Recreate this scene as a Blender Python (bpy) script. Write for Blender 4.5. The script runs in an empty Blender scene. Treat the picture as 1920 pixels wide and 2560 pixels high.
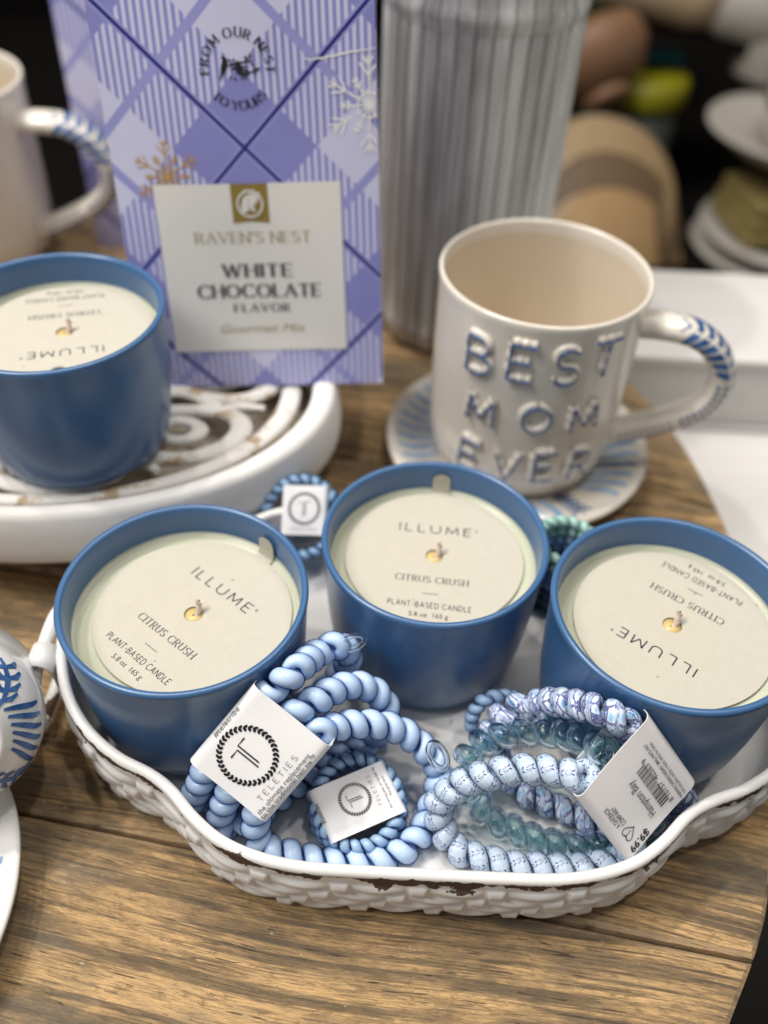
import bpy, bmesh, math, random
from mathutils import Vector, Matrix
random.seed(7)
PI = math.pi
S = bpy.context.scene
COL = S.collection

# ------------------------------------------------------------------ camera
CAM_Z = 0.30957
cam_d = bpy.data.cameras.new('camera')
cam = bpy.data.objects.new('camera', cam_d); COL.objects.link(cam); S.camera = cam
pitch, roll = math.radians(44.8386), math.radians(2.8343)
fwd = Vector((0, math.cos(pitch), -math.sin(pitch)))
up0 = Vector((0, math.sin(pitch), math.cos(pitch))); rt0 = Vector((1, 0, 0))
rt = rt0*math.cos(roll) + up0*math.sin(roll); up = -rt0*math.sin(roll) + up0*math.cos(roll)
M3 = Matrix((rt, up, -fwd)).transposed()
cam.matrix_world = Matrix.Translation((0, 0, CAM_Z)) @ M3.to_4x4()
cam_d.sensor_fit = 'VERTICAL'; cam_d.sensor_height = 36.0; cam_d.sensor_width = 27.0
cam_d.lens = 2250/2560*36
cam_d.clip_start = 0.02; cam_d.clip_end = 30
cam_d.dof.use_dof = True; cam_d.dof.focus_distance = 0.290; cam_d.dof.aperture_fstop = 4.7

# ------------------------------------------------------------------ light
W = bpy.data.worlds.new('World'); S.world = W; W.use_nodes = True
bg = W.node_tree.nodes['Background']
bg.inputs[0].default_value = (1.0, 0.97, 0.93, 1); bg.inputs[1].default_value = 0.20
S.view_settings.view_transform = 'Standard'; S.view_settings.look = 'None'
S.view_settings.exposure = 0.12; S.view_settings.gamma = 1.0
S.render.engine = 'CYCLES'
cy = S.cycles
cy.max_bounces = 12; cy.transparent_max_bounces = 24; cy.transmission_bounces = 10
cy.sample_clamp_indirect = 3.0; cy.use_denoising = True

def area_light(name, loc, target, size, power, color=(1, 0.96, 0.9), shape='DISK', size_y=None):
    d = bpy.data.lights.new(name, 'AREA'); d.shape = shape; d.size = size
    if size_y: d.size_y = size_y
    d.energy = power; d.color = color
    o = bpy.data.objects.new(name, d); COL.objects.link(o); o.location = loc
    o.rotation_euler = (Vector(target)-Vector(loc)).to_track_quat('-Z', 'Y').to_euler()
    return o
area_light('ceiling_panel', (-1.05, -0.15, 1.7), (0, .25, 0), 0.6, 19, (1, .975, .95), 'RECTANGLE', 0.6)
area_light('ceiling_panel', (0.3, 1.1, 2.2), (0, .25, 0), 1.2, 10, (1, .96, .91), 'RECTANGLE', 0.8)
for lx, ly, lz, pw in ((-.95, .35, 1.8, 11), (-.65, .60, 1.9, 9), (-.35, .85, 2.0, 7), (.35, .10, 1.9, 6), (.85, .60, 2.1, 4)):
    area_light('ceiling_spot', (lx, ly, lz), (0, .25, 0), 0.07, pw, (1, .94, .86))

# ------------------------------------------------------------------ helpers
def prop(o, label=None, cat=None, group=None, kind=None):
    if label: o['label'] = label
    if cat: o['category'] = cat
    if group: o['group'] = group
    if kind: o['kind'] = kind
    return o
def empty(name, loc=(0, 0, 0), rz=0, label=None, cat=None, group=None):
    o = bpy.data.objects.new(name, None); COL.objects.link(o)
    o.location = loc; o.rotation_euler = (0, 0, rz); o.empty_display_size = 0.01
    return prop(o, label, cat, group)
def mesh_obj(name, verts, faces, m=None, parent=None, smooth=True, uvs=None):
    me = bpy.data.meshes.new(name)
    me.from_pydata([tuple(v) for v in verts], [], faces)
    if uvs:
        lay = me.uv_layers.new(name='UVMap')
        li = [l.vertex_index for l in me.loops]
        for k, vi in enumerate(li): lay.data[k].uv = uvs[vi]
    me.update()
    if smooth: me.polygons.foreach_set('use_smooth', [True]*len(me.polygons))
    if m: me.materials.append(m)
    o = bpy.data.objects.new(name, me); COL.objects.link(o)
    if parent: o.parent = parent
    return o
def bm_obj(name, bm, m=None, parent=None, smooth=True):
    me = bpy.data.meshes.new(name); bm.to_mesh(me); bm.free()
    if smooth: me.polygons.foreach_set('use_smooth', [True]*len(me.polygons))
    if m: me.materials.append(m)
    o = bpy.data.objects.new(name, me); COL.objects.link(o)
    if parent: o.parent = parent
    return o
def recalc(o):
    bm = bmesh.new(); bm.from_mesh(o.data); bmesh.ops.recalc_face_normals(bm, faces=bm.faces); bm.to_mesh(o.data); bm.free()
def lathe(prof, n=96, rfun=None):
    """prof: list of (r, z); returns verts, faces, uvs (u round, v along the profile)"""
    V, F, UV = [], [], []
    L = [0]
    for a, b in zip(prof, prof[1:]): L.append(L[-1]+math.hypot(b[0]-a[0], b[1]-a[1]))
    m = len(prof)
    for i in range(n+1):
        a = 2*PI*i/n
        for j, (r, z) in enumerate(prof):
            rr = r if rfun is None else rfun(r, z, a)
            V.append((rr*math.cos(a), rr*math.sin(a), z)); UV.append((i/n, L[j]))
    for i in range(n):
        for j in range(m-1):
            F.append((i*m+j, (i+1)*m+j, (i+1)*m+j+1, i*m+j+1))
    return V, F, UV
def lathe_obj(name, prof, m, parent=None, n=96, loc=None, rfun=None):
    V, F, UV = lathe(prof, n, rfun)
    o = mesh_obj(name, V, F, m, parent, True, UV)
    bm = bmesh.new(); bm.from_mesh(o.data)
    bmesh.ops.remove_doubles(bm, verts=bm.verts, dist=1e-6)
    bmesh.ops.recalc_face_normals(bm, faces=bm.faces); bm.to_mesh(o.data); bm.free()
    if loc: o.location = loc
    return o
def crom(P, n, closed=False):
    """resample a Catmull-Rom curve through P evenly at n points"""
    P = [Vector(p) for p in P]; k = len(P); out = []
    segs = k if closed else k-1
    for i in range(segs):
        if closed: a, b, c, d = P[(i-1) % k], P[i], P[(i+1) % k], P[(i+2) % k]
        else: a, b, c, d = P[max(i-1, 0)], P[i], P[i+1], P[min(i+2, k-1)]
        for q in range(16):
            t = q/16
            out.append(0.5*((2*b)+(c-a)*t+(2*a-5*b+4*c-d)*t*t+(3*b-a-3*c+d)*t**3))
    out.append(P[0].copy() if closed else P[-1].copy())
    D = [0.0]
    for a, b in zip(out, out[1:]): D.append(D[-1]+(b-a).length)
    T = D[-1]; res = []; j = 0
    m = n if closed else n-1
    for i in range(n):
        s = T*i/m
        while j < len(D)-2 and D[j+1] < s: j += 1
        f = (s-D[j])/max(D[j+1]-D[j], 1e-12)
        res.append(out[j].lerp(out[j+1], f))
    return res, T
def frames(P, closed=False):
    n = len(P); T = []
    for i in range(n):
        a = P[(i-1) % n] if closed else P[max(i-1, 0)]; b = P[(i+1) % n] if closed else P[min(i+1, n-1)]
        T.append((b-a).normalized())
    ref = Vector((0, 0, 1)) if abs(T[0].z) < .9 else Vector((1, 0, 0))
    N = [(ref-T[0]*ref.dot(T[0])).normalized()]
    for i in range(1, n):
        v = N[-1]-T[i]*N[-1].dot(T[i]); N.append(v.normalized())
    if closed:
        v = N[-1]-T[0]*N[-1].dot(T[0]); v.normalize()
        ang = math.atan2(v.cross(N[0]).dot(T[0]), v.dot(N[0]))
        for i in range(n): N[i] = Matrix.Rotation(ang*i/n, 3, T[i]) @ N[i]
    return T, N, [t.cross(nn) for t, nn in zip(T, N)]
def tube(P, r, sides=10, closed=False, rfun=None, flat=1.0):
    """verts, faces, uvs of a tube along P"""
    T, N, B = frames(P, closed); n = len(P); V, F, UV = [], [], []
    for i in range(n):
        rr = r if rfun is None else r*rfun(i/(n-1))
        for k in range(sides):
            a = 2*PI*k/sides
            V.append(P[i]+N[i]*(rr*math.cos(a))+B[i]*(rr*flat*math.sin(a))); UV.append((i/(n-1), k/sides))
    for i in range(n if closed else n-1):
        for k in range(sides):
            F.append((i*sides+k, ((i+1) % n)*sides+k, ((i+1) % n)*sides+(k+1) % sides, i*sides+(k+1) % sides))
    if not closed:
        F.append(tuple(range(sides))[::-1]); F.append(tuple((n-1)*sides+k for k in range(sides)))
    return V, F, UV
class MB:
    def __init__(s): s.V, s.F, s.UV = [], [], []
    def add(s, V, F, UV=None):
        o = len(s.V); s.V += [tuple(v) for v in V]; s.F += [tuple(i+o for i in f) for f in F]
        s.UV += UV if UV else [(0, 0)]*len(V); return s
    def obj(s, name, m, parent=None, smooth=True): return mesh_obj(name, s.V, s.F, m, parent, smooth, s.UV)
def box_bm(sx, sy, sz, bev=0.0, seg=2):
    bm = bmesh.new(); bmesh.ops.create_cube(bm, size=1)
    for v in bm.verts: v.co = Vector((v.co.x*sx, v.co.y*sy, (v.co.z+.5)*sz))
    if bev: bmesh.ops.bevel(bm, geom=bm.edges[:], offset=bev, segments=seg, affect='EDGES', profile=.5)
    return bm

# ------------------------------------------------------------------ materials
class NT:
    """small writer for node trees: values are sockets or numbers"""
    def __init__(s, name):
        s.m = bpy.data.materials.new(name); s.m.use_nodes = True; s.t = s.m.node_tree
        s.p = s.t.nodes['Principled BSDF']; s.out = s.t.nodes['Material Output']
    def n(s, typ): return s.t.nodes.new(typ)
    def put(s, sock, v):
        if isinstance(v, bpy.types.NodeSocket): s.t.links.new(v, sock)
        elif isinstance(v, (tuple, list)) and len(v) == 3 and sock.type == 'RGBA': sock.default_value = (*v, 1)
        else: sock.default_value = v
    def math(s, op, a, b=0.0, c=None, clamp=False):
        k = s.n('ShaderNodeMath'); k.operation = op; k.use_clamp = clamp
        s.put(k.inputs[0], a); s.put(k.inputs[1], b)
        if c is not None: s.put(k.inputs[2], c)
        return k.outputs[0]
    def add(s, a, b): return s.math('ADD', a, b)
    def sub(s, a, b): return s.math('SUBTRACT', a, b)
    def mul(s, a, b): return s.math('MULTIPLY', a, b)
    def lt(s, a, b): return s.math('LESS_THAN', a, b)
    def gt(s, a, b): return s.math('GREATER_THAN', a, b)
    def abs(s, a): return s.math('ABSOLUTE', a)
    def ss(s, x, lo, hi):
        k = s.n('ShaderNodeMapRange'); k.interpolation_type = 'SMOOTHSTEP'
        s.put(k.inputs[0], x); k.inputs[1].default_value = lo; k.inputs[2].default_value = hi
        k.inputs[3].default_value = 0; k.inputs[4].default_value = 1
        return k.outputs[0]
    def coord(s, which='Object'): return s.n('ShaderNodeTexCoord').outputs[which]
    def map(s, v, scale=(1, 1, 1), loc=(0, 0, 0), rot=(0, 0, 0)):
        k = s.n('ShaderNodeMapping'); s.put(k.inputs[0], v)
        k.inputs[1].default_value = loc; k.inputs[2].default_value = rot; k.inputs[3].default_value = scale
        return k.outputs[0]
    def noise(s, v, scale, detail=4, rough=.55, dist=0.0, fac=True):
        k = s.n('ShaderNodeTexNoise'); s.put(k.inputs['Vector'], v); k.inputs['Scale'].default_value = scale
        k.inputs['Detail'].default_value = detail; k.inputs['Roughness'].default_value = rough
        k.inputs['Distortion'].default_value = dist
        return k.outputs[0 if fac else 1]
    def vor(s, v, scale, feature='F1', out='Distance'):
        k = s.n('ShaderNodeTexVoronoi'); s.put(k.inputs['Vector'], v); k.inputs['Scale'].default_value = scale
        k.feature = feature; return k.outputs[out]
    def mix(s, f, a, b):
        k = s.n('ShaderNodeMix'); k.data_type = 'RGBA'
        s.put(k.inputs['Factor'], f); s.put(k.inputs[6], a); s.put(k.inputs[7], b); return k.outputs[2]
    def ramp(s, f, stops):
        k = s.n('ShaderNodeValToRGB'); e = k.color_ramp.elements
        while len(e) < len(stops): e.new(.5)
        for el, (p, c) in zip(e, stops): el.position = p; el.color = (*c, 1)
        s.put(k.inputs[0], f); return k.outputs[0]
    def xyz(s, v):
        k = s.n('ShaderNodeSeparateXYZ'); s.put(k.inputs[0], v); return k.outputs
    def vadd(s, a, b):
        k = s.n('ShaderNodeVectorMath'); k.operation = 'ADD'; s.put(k.inputs[0], a); s.put(k.inputs[1], b); return k.outputs[0]
    def comb(s, x, y, z):
        k = s.n('ShaderNodeCombineXYZ')
        for q, v in zip(k.inputs, (x, y, z)): s.put(q, v)
        return k.outputs[0]
    def bump(s, h, strength=.3, dist=.001):
        k = s.n('ShaderNodeBump'); k.inputs['Strength'].default_value = strength; k.inputs['Distance'].default_value = dist
        s.put(k.inputs['Height'], h); s.t.links.new(k.outputs[0], s.p.inputs['Normal'])
    def set(s, **kw):
        names = dict(color='Base Color', rough='Roughness', metal='Metallic', coat='Coat Weight', coat_rough='Coat Roughness',
                     trans='Transmission Weight', ior='IOR', sss='Subsurface Weight', sssr='Subsurface Radius', ssss='Subsurface Scale',
                     spec='Specular IOR Level', sheen='Sheen Weight')
        for k, v in kw.items(): s.put(s.p.inputs[names[k]], v)
        return s.m
def plain(name, color, rough=.5, var=.06, vs=200, **kw):
    t = NT(name); n = t.noise(t.coord(), vs, 3)
    c2 = tuple(min(1, c*(1+var)) for c in color); c1 = tuple(c*(1-var) for c in color)
    t.set(color=t.mix(n, c1, c2), rough=rough, **kw); return t.m

def wood_mat(name, light, mid, dark, amt=1.0):
    t = NT(name); oi = t.n('ShaderNodeObjectInfo').outputs['Random']
    v = t.vadd(t.coord(), t.comb(t.mul(oi, 3.1), t.mul(oi, 1.7), t.mul(oi, .9)))
    warp = t.noise(v, 4.5, 1.5, .5)
    x, y, z = t.xyz(v)
    yy = t.add(y, t.mul(t.sub(warp, .5), .030))
    v2 = t.comb(x, yy, z)
    big = t.noise(t.map(v2, (12, 48, 9)), 1, 7, .68, .4)            # weathered patches
    ring = t.noise(t.map(v2, (2.2, 430, 60)), 1, 2, .5)            # long dark year lines
    grain = t.noise(t.map(v2, (26, 850, 90)), 1, 6, .70, .2)       # broken streaks along the board
    fine = t.noise(t.map(v2, (130, 3400, 400)), 1, 3, .7)           # fibres
    blot = t.noise(t.map(v2, (110, 360, 40)), 1, 7, .75, .4)
    c = t.ramp(big, [(.33, tuple(a*1.3 for a in dark)), (.45, mid), (.55, light), (.70, tuple(a*1.18 for a in light))])
    c = t.mix(t.mul(t.mul(t.ss(ring, .525, .575), t.ss(t.noise(t.map(v2, (18, 160, 9)), 1, 4, .6), .36, .58)), .78*amt), c, dark)
    c = t.mix(t.mul(t.ss(grain, .50, .60), .62*amt), c, dark)
    c = t.mix(t.mul(t.ss(grain, .60, .66), .6*amt), c, tuple(a*.42 for a in dark))
    c = t.mix(t.mul(t.ss(fine, .48, .60), .50), c, tuple(a*.75 for a in dark))
    c = t.mix(t.mul(t.ss(blot, .54, .60), .66), c, tuple(a*.60 for a in mid))
    c = t.mix(t.mul(t.ss(t.noise(t.map(v2, (7, 22, 7), (4, 2, 0)), 1, 5, .6), .50, .60), .45), c, (.175, .150, .112))   # grey weathering
    c = t.mix(t.mul(t.ss(t.noise(v, 420, 2), .72, .78), .6), c, (.6, .5, .36))
    c = t.mix(t.mul(t.ss(t.noise(t.map(v2, (70, 900, 70), (2, 5, 1)), 1, 2), .66, .70), .8), c, tuple(a*.35 for a in dark))   # pits and checks
    nz = t.xyz(t.n('ShaderNodeNewGeometry').outputs['Normal'])[2]
    worn = t.mul(t.sub(1.0, t.ss(nz, .80, .985)), t.ss(t.noise(v, 130, 4), .30, .55))
    c = t.mix(t.mul(worn, .65), c, t.mix(fine, (.34, .24, .14), (.56, .43, .28)))      # rubbed edges
    h = t.add(t.add(t.mul(grain, -.9), t.mul(ring, -.8)), t.mul(fine, .35))
    t.bump(h, .8, .0012)
    t.set(color=c, rough=t.add(.5, t.mul(fine, .25)), spec=.35); return t.m
M = {}
M['wood'] = wood_mat('weathered_wood', (.58, .375, .175), (.32, .212, .108), (.092, .072, .050))
M['wood_far'] = wood_mat('orange_wood', (.46, .27, .11), (.34, .19, .08), (.16, .10, .05), .7)

def glaze_blue():
    t = NT('blue_glaze'); v = t.coord()
    n = t.noise(v, 60, 4); sp = t.ss(t.noise(v, 900, 2), .70, .76)
    c = t.mix(n, (.040, .115, .258), (.048, .134, .290)); c = t.mix(t.mul(sp, .25), c, (.10, .22, .42))
    t.bump(t.noise(v, 300, 3), .05, .0006)
    t.set(color=c, rough=t.add(.24, t.mul(t.noise(v, 90, 3), .16)), spec=.5, coat=.25, coat_rough=.25); return t.m
M['blue'] = glaze_blue()
def wax():
    t = NT('candle_wax'); v = t.coord()
    t.set(color=t.mix(t.noise(v, 90, 3), (.50, .52, .39), (.56, .57, .44)), rough=.38, sss=.3, ssss=.004, sssr=(1, .8, .5)); return t.m
M['wax'] = wax()
def kraft():
    t = NT('cover_paper'); v = t.coord()
    c = t.mix(t.noise(v, 260, 6, .7), (.47, .445, .37), (.54, .515, .44))
    c = t.mix(t.mul(t.ss(t.noise(v, 620, 2), .66, .72), .5), c, (.44, .38, .26))
    c = t.mix(t.mul(t.ss(t.noise(t.map(v, loc=(3, 1, 2)), 330, 1), .775, .79), .8), c, (.25, .18, .10))
    t.bump(t.noise(v, 500, 5), .25, .0004); t.set(color=c, rough=.75, spec=.2); return t.m
M['paper'] = kraft()
M['wick'] = plain('wick_cotton', (.80, .66, .56), .7, .15, 900)
M['wick_burnt'] = plain('wick_pool', (.62, .47, .20), .35, .1, 300)
M['ink'] = plain('navy_ink', (.016, .014, .040), .55, .1)
M['black'] = plain('black_ink', (.012, .011, .014), .4, .1)
M['greyink'] = plain('grey_ink', (.10, .10, .115), .6, .05)
def card():
    t = NT('white_card'); v = t.coord()
    t.bump(t.noise(v, 140, 4), .12, .0006)
    t.set(color=t.mix(t.noise(v, 50, 3), (.80, .79, .80), (.86, .85, .86)), rough=.45, spec=.35); return t.m
M['card'] = card()
def enamel():
    """white enamel chipped to the brown metal; v of the UV is metres up the wall"""
    t = NT('chipped_enamel'); v = t.coord(); uv = t.xyz(t.coord('UV'))
    n = t.noise(v, 130, 6, .62); n2 = t.noise(t.map(v, (1, 1, .35)), 46, 4, .6)
    fine = t.noise(v, 900, 3)
    edge = uv[1]                                               # 1 where the rim or the base lets paint chip
    chip = t.ss(t.add(t.add(t.mul(n, .6), t.mul(n2, .62)), t.mul(edge, .44)), .925, .94)
    speck = t.mul(t.ss(n, .66, .68), t.ss(n2, .5, .6))
    col = t.mix(t.noise(v, 30, 3), (.70, .69, .675), (.78, .77, .755))
    col = t.mix(t.math('MAXIMUM', chip, t.mul(speck, .8)), col, t.mix(fine, (.055, .030, .020), (.12, .075, .05)))
    t.bump(t.add(t.mul(chip, -1), t.mul(t.noise(v, 240, 4), .25)), .35, .0008)
    t.set(color=col, rough=t.add(.42, t.mul(chip, .4)), spec=.45); return t.m
M['enamel'] = enamel()
def ceramic(name, a, b):
    t = NT(name); v = t.coord()
    t.bump(t.noise(v, 45, 3), .10, .002)
    t.set(color=t.mix(t.noise(v, 22, 4), a, b), rough=.22, spec=.5, coat=.35, coat_rough=.08); return t.m
M['cream'] = ceramic('cream_glaze', (.70, .65, .57), (.77, .725, .655))
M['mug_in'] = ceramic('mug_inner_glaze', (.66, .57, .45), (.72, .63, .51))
M['white'] = ceramic('white_glaze', (.74, .73, .71), (.80, .79, .775))
def brushed_blue():
    t = NT('blue_brush'); v = t.coord()
    t.set(color=t.mix(t.ss(t.noise(v, 190, 4), .3, .7), (.022, .070, .21), (.055, .155, .38)), rough=.25, coat=.3); return t.m
M['brush'] = brushed_blue()
def brushed_pale():
    t = NT('pale_blue_brush'); v = t.coord()
    t.set(color=t.mix(t.ss(t.noise(v, 160, 4), .3, .7), (.16, .33, .60), (.40, .55, .76)), rough=.25, coat=.3); return t.m
M['brush_pale'] = brushed_pale()
def whitewash():
    t = NT('whitewashed_carving'); v = t.coord()
    n = t.noise(v, 75, 6, .65, .3); n2 = t.noise(v, 24, 3)
    c = t.mix(n2, (.72, .70, .66), (.80, .78, .75)); c = t.mix(t.mul(t.ss(n, .54, .63), .85), c, (.40, .26, .12))
    t.bump(n, .35, .0015); t.set(color=c, rough=.65, spec=.25); return t.m
M['carved'] = whitewash()
def rimwash():
    t = NT('whitewashed_rim'); v = t.coord()
    n = t.noise(v, 55, 6, .65, .3)
    c = t.mix(t.noise(v, 18, 4), (.74, .725, .70), (.81, .795, .775)); c = t.mix(t.mul(t.ss(n, .68, .76), .4), c, (.50, .40, .28))
    t.bump(n, .30, .0012); t.set(color=c, rough=.6, spec=.25); return t.m
M['rimwash'] = rimwash()
def coil_core(kind):
    t = NT('tie_core_'+kind); uv = t.xyz(t.coord('UV')); v = t.coord()
    u, w = uv[0], uv[1]                                        # u: millimetres along the wire, w: turns round it
    if kind == 'sky':
        st = t.noise(t.comb(t.mul(u, .12), t.mul(w, 9), 0.0), 4, 5, .6)
        c = t.mix(st, (.46, .64, .88), (.74, .84, .96))
    elif kind == 'dusty':
        st = t.noise(t.comb(t.mul(u, .12), t.mul(w, 9), 0.0), 4, 4)
        c = t.mix(st, (.30, .46, .66), (.50, .64, .79))
    elif kind == 'arrows':
        st = t.noise(t.comb(t.mul(u, .3), t.mul(w, 12), 0.0), 3, 5)
        c = t.mix(t.ss(st, .35, .65), (.50, .66, .80), (.78, .83, .90))
        # chevrons march round the wire; each row is one band across it
        du = t.sub(t.math('FRACT', t.mul(u, 1/3.2)), .5)
        dw = t.math('FRACT', t.add(t.mul(w, 10), t.mul(t.abs(du), 3.0)))
        ch = t.mul(t.lt(t.abs(du), .19), t.lt(dw, .38)); ch = t.mul(ch, t.gt(t.abs(du), .035))
        row = t.gt(t.math('FRACT', t.mul(u, 1/5.2)), -1)
        c = t.mix(t.mul(ch, .95), c, (.035, .03, .20))
        tick = t.mul(t.gt(t.abs(du), .40), t.gt(t.noise(t.comb(t.mul(u, 2), t.mul(w, 34), 0.0), 2, 2), .60))
        c = t.mix(t.mul(tick, .6), c, (.20, .27, .52))
    elif kind == 'floral':
        uu, ww = t.mul(u, 1/3.2), t.mul(w, 6)
        vv = t.comb(uu, ww, 0.0)
        d = t.vor(vv, 1.0, 'F1')
        e = t.vor(vv, 1.0, 'DISTANCE_TO_EDGE')
        c = t.mix(t.ss(d, .26, .42), (.33, .57, .80), (.76, .82, .91))
        jag = t.noise(t.comb(t.mul(u, 1.5), t.mul(w, 26), 0.0), 2.2, 2)
        br = t.mul(t.lt(e, t.mul(jag, .17)), t.gt(jag, .43))
        c = t.mix(t.mul(br, .95), c, (.022, .030, .24))
    elif kind == 'mint': c = t.mix(t.noise(v, 200, 3), (.34, .58, .50), (.48, .70, .60))
    elif kind == 'plum': c = t.mix(t.noise(v, 200, 3), (.13, .13, .19), (.22, .22, .30))
    else: c = t.mix(t.noise(v, 200, 3), (.03, .10, .13), (.07, .18, .22))
    t.set(color=c, rough=.3, spec=.5); return t.m
def shell(name, tint, deep):
    """clear plastic skin: lets light through with a tint, mirrors at a grazing angle"""
    t = NT(name); t.t.nodes.remove(t.p)
    lw = t.n('ShaderNodeLayerWeight'); lw.inputs[0].default_value = .35
    tr = t.n('ShaderNodeBsdfTransparent'); gl = t.n('ShaderNodeBsdfGlossy'); gl.inputs['Roughness'].default_value = .03
    t.put(tr.inputs[0], t.mix(t.math('POWER', lw.outputs['Facing'], 1.8), tint, deep))
    fr = t.n('ShaderNodeFresnel'); fr.inputs[0].default_value = 1.5
    geo = t.n('ShaderNodeNewGeometry')
    mx = t.n('ShaderNodeMixShader'); t.put(mx.inputs[0], t.mul(t.add(fr.outputs[0], .06), t.sub(1.0, geo.outputs['Backfacing'])))
    t.t.links.new(tr.outputs[0], mx.inputs[1]); t.t.links.new(gl.outputs[0], mx.inputs[2])
    t.t.links.new(mx.outputs[0], t.out.inputs[0]); return t.m
M['shell_blue'] = shell('clear_blue_skin', (.96, .98, 1.0), (.16, .36, .78))
M['shell_clear'] = shell('clear_skin', (.97, .98, 1.0), (.66, .74, .86))
M['shell_dark'] = shell('smoky_skin', (.80, .86, .92), (.30, .36, .45))
def teal_glass():
    t = NT('clear_teal_plastic'); t.set(color=(.76, .95, 1.0), rough=.03, trans=1.0, ior=1.42, spec=.5)
    tr = t.n('ShaderNodeBsdfTransparent'); tr.inputs[0].default_value = (.72, .92, .95, 1)
    mx = t.n('ShaderNodeMixShader'); mx.inputs[0].default_value = .24
    t.t.links.new(t.p.outputs[0], mx.inputs[1]); t.t.links.new(tr.outputs[0], mx.inputs[2]); t.t.links.new(mx.outputs[0], t.out.inputs[0]); return t.m
M['teal'] = teal_glass()
M['clear'] = NT('clear_plastic').set(color=(.93, .96, .98), rough=.04, trans=1.0, ior=1.35)

# ------------------------------------------------------------------ lettering
def arc(cx, cy, rx, ry, a0, a1, n=14):
    return [(cx+rx*math.cos(math.radians(a0+(a1-a0)*i/n)), cy+ry*math.sin(math.radians(a0+(a1-a0)*i/n))) for i in range(n+1)]
S_CURVE = arc(.29, .75, .25, .25, 35, 265, 12)+arc(.29, .255, .27, .255, 82, -145, 12)
GL = {
 'A': (.80, [[(0, 0), (.4, 1)], [(.4, 1), (.8, 0)], [(.15, .34), (.65, .34)]]),
 'B': (.60, [[(0, 0), (0, 1)], [(0, 1), (.28, 1)]+arc(.28, .765, .25, .235, 90, -90)+[(0, .53)], [(.28, .53)]+arc(.30, .265, .29, .265, 90, -90)+[(0, 0)]]),
 'C': (.76, [arc(.46, .5, .46, .5, 48, 312, 20)]),
 'D': (.74, [[(0, 0), (0, 1)], [(0, 1), (.28, 1)]+arc(.28, .5, .46, .5, 90, -90, 18)+[(0, 0)]]),
 'E': (.54, [[(0, 0), (0, 1)], [(0, 1), (.54, 1)], [(0, .52), (.44, .52)], [(0, 0), (.54, 0)]]),
 'F': (.52, [[(0, 0), (0, 1)], [(0, 1), (.52, 1)], [(0, .5), (.42, .5)]]),
 'G': (.82, [arc(.46, .5, .46, .5, 48, 330, 20)+[(.86, .45)], [(.86, .45), (.55, .45)]]),
 'H': (.70, [[(0, 0), (0, 1)], [(.7, 0), (.7, 1)], [(0, .52), (.7, .52)]]),
 'I': (.0, [[(0, 0), (0, 1)]]),
 'K': (.62, [[(0, 0), (0, 1)], [(.6, 1), (0, .42)], [(.2, .58), (.62, 0)]]),
 'L': (.50, [[(0, 0), (0, 1)], [(0, 0), (.5, 0)]]),
 'M': (.88, [[(0, 0), (.06, 1)], [(.06, 1), (.44, .18)], [(.44, .18), (.82, 1)], [(.82, 1), (.88, 0)]]),
 'N': (.72, [[(0, 0), (0, 1)], [(0, 1), (.72, 0)], [(.72, 0), (.72, 1)]]),
 'O': (.92, [arc(.46, .5, .46, .5, 90, 450, 28)]),
 'P': (.55, [[(0, 0), (0, 1)], [(0, 1), (.28, 1)]+arc(.28, .735, .27, .265, 90, -90)+[(0, .47)]]),
 'R': (.62, [[(0, 0), (0, 1)], [(0, 1), (.28, 1)]+arc(.28, .745, .27, .255, 90, -90)+[(0, .49)], [(.26, .49), (.62, 0)]]),
 'S': (.56, [S_CURVE]),
 'T': (.66, [[(.33, 0), (.33, 1)], [(0, 1), (.66, 1)]]),
 'U': (.70, [[(0, 1), (0, .35)]+arc(.35, .35, .35, .35, 180, 360, 14)+[(.7, 1)]]),
 'V': (.78, [[(0, 1), (.39, 0)], [(.39, 0), (.78, 1)]]),
 'W': (1.1, [[(0, 1), (.28, 0)], [(.28, 0), (.55, 1)], [(.55, 1), (.82, 0)], [(.82, 0), (1.1, 1)]]),
 'X': (.70, [[(0, 1), (.7, 0)], [(0, 0), (.7, 1)]]),
 'Y': (.74, [[(0, 1), (.37, .5)], [(.37, .5), (.74, 1)], [(.37, .5), (.37, 0)]]),
 '-': (.34, [[(0, .45), (.34, .45)]]), "'": (.0, [[(0, 1), (0, .74)]]), '.': (.0, [[(0, 0), (0, .06)]]),
}
def ribbon(P, wf):
    """flat stroke along the 2-D polyline P with the width function wf(dx, dy)"""
    n = len(P); V, F = [], []
    closed = n > 3 and math.hypot(P[0][0]-P[-1][0], P[0][1]-P[-1][1]) < 1e-6
    for i in range(n):
        if closed: a, b = P[(i-1) % (n-1)], P[(i+1) % (n-1)]
        else: a, b = P[max(i-1, 0)], P[min(i+1, n-1)]
        dx, dy = b[0]-a[0], b[1]-a[1]; L = math.hypot(dx, dy) or 1; dx /= L; dy /= L
        w = wf(dx, dy)/2
        V += [(P[i][0]-dy*w, P[i][1]+dx*w), (P[i][0]+dy*w, P[i][1]-dx*w)]
    for i in range(n-1): F.append((2*i, 2*i+1, 2*i+3, 2*i+2))
    return V, F
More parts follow.
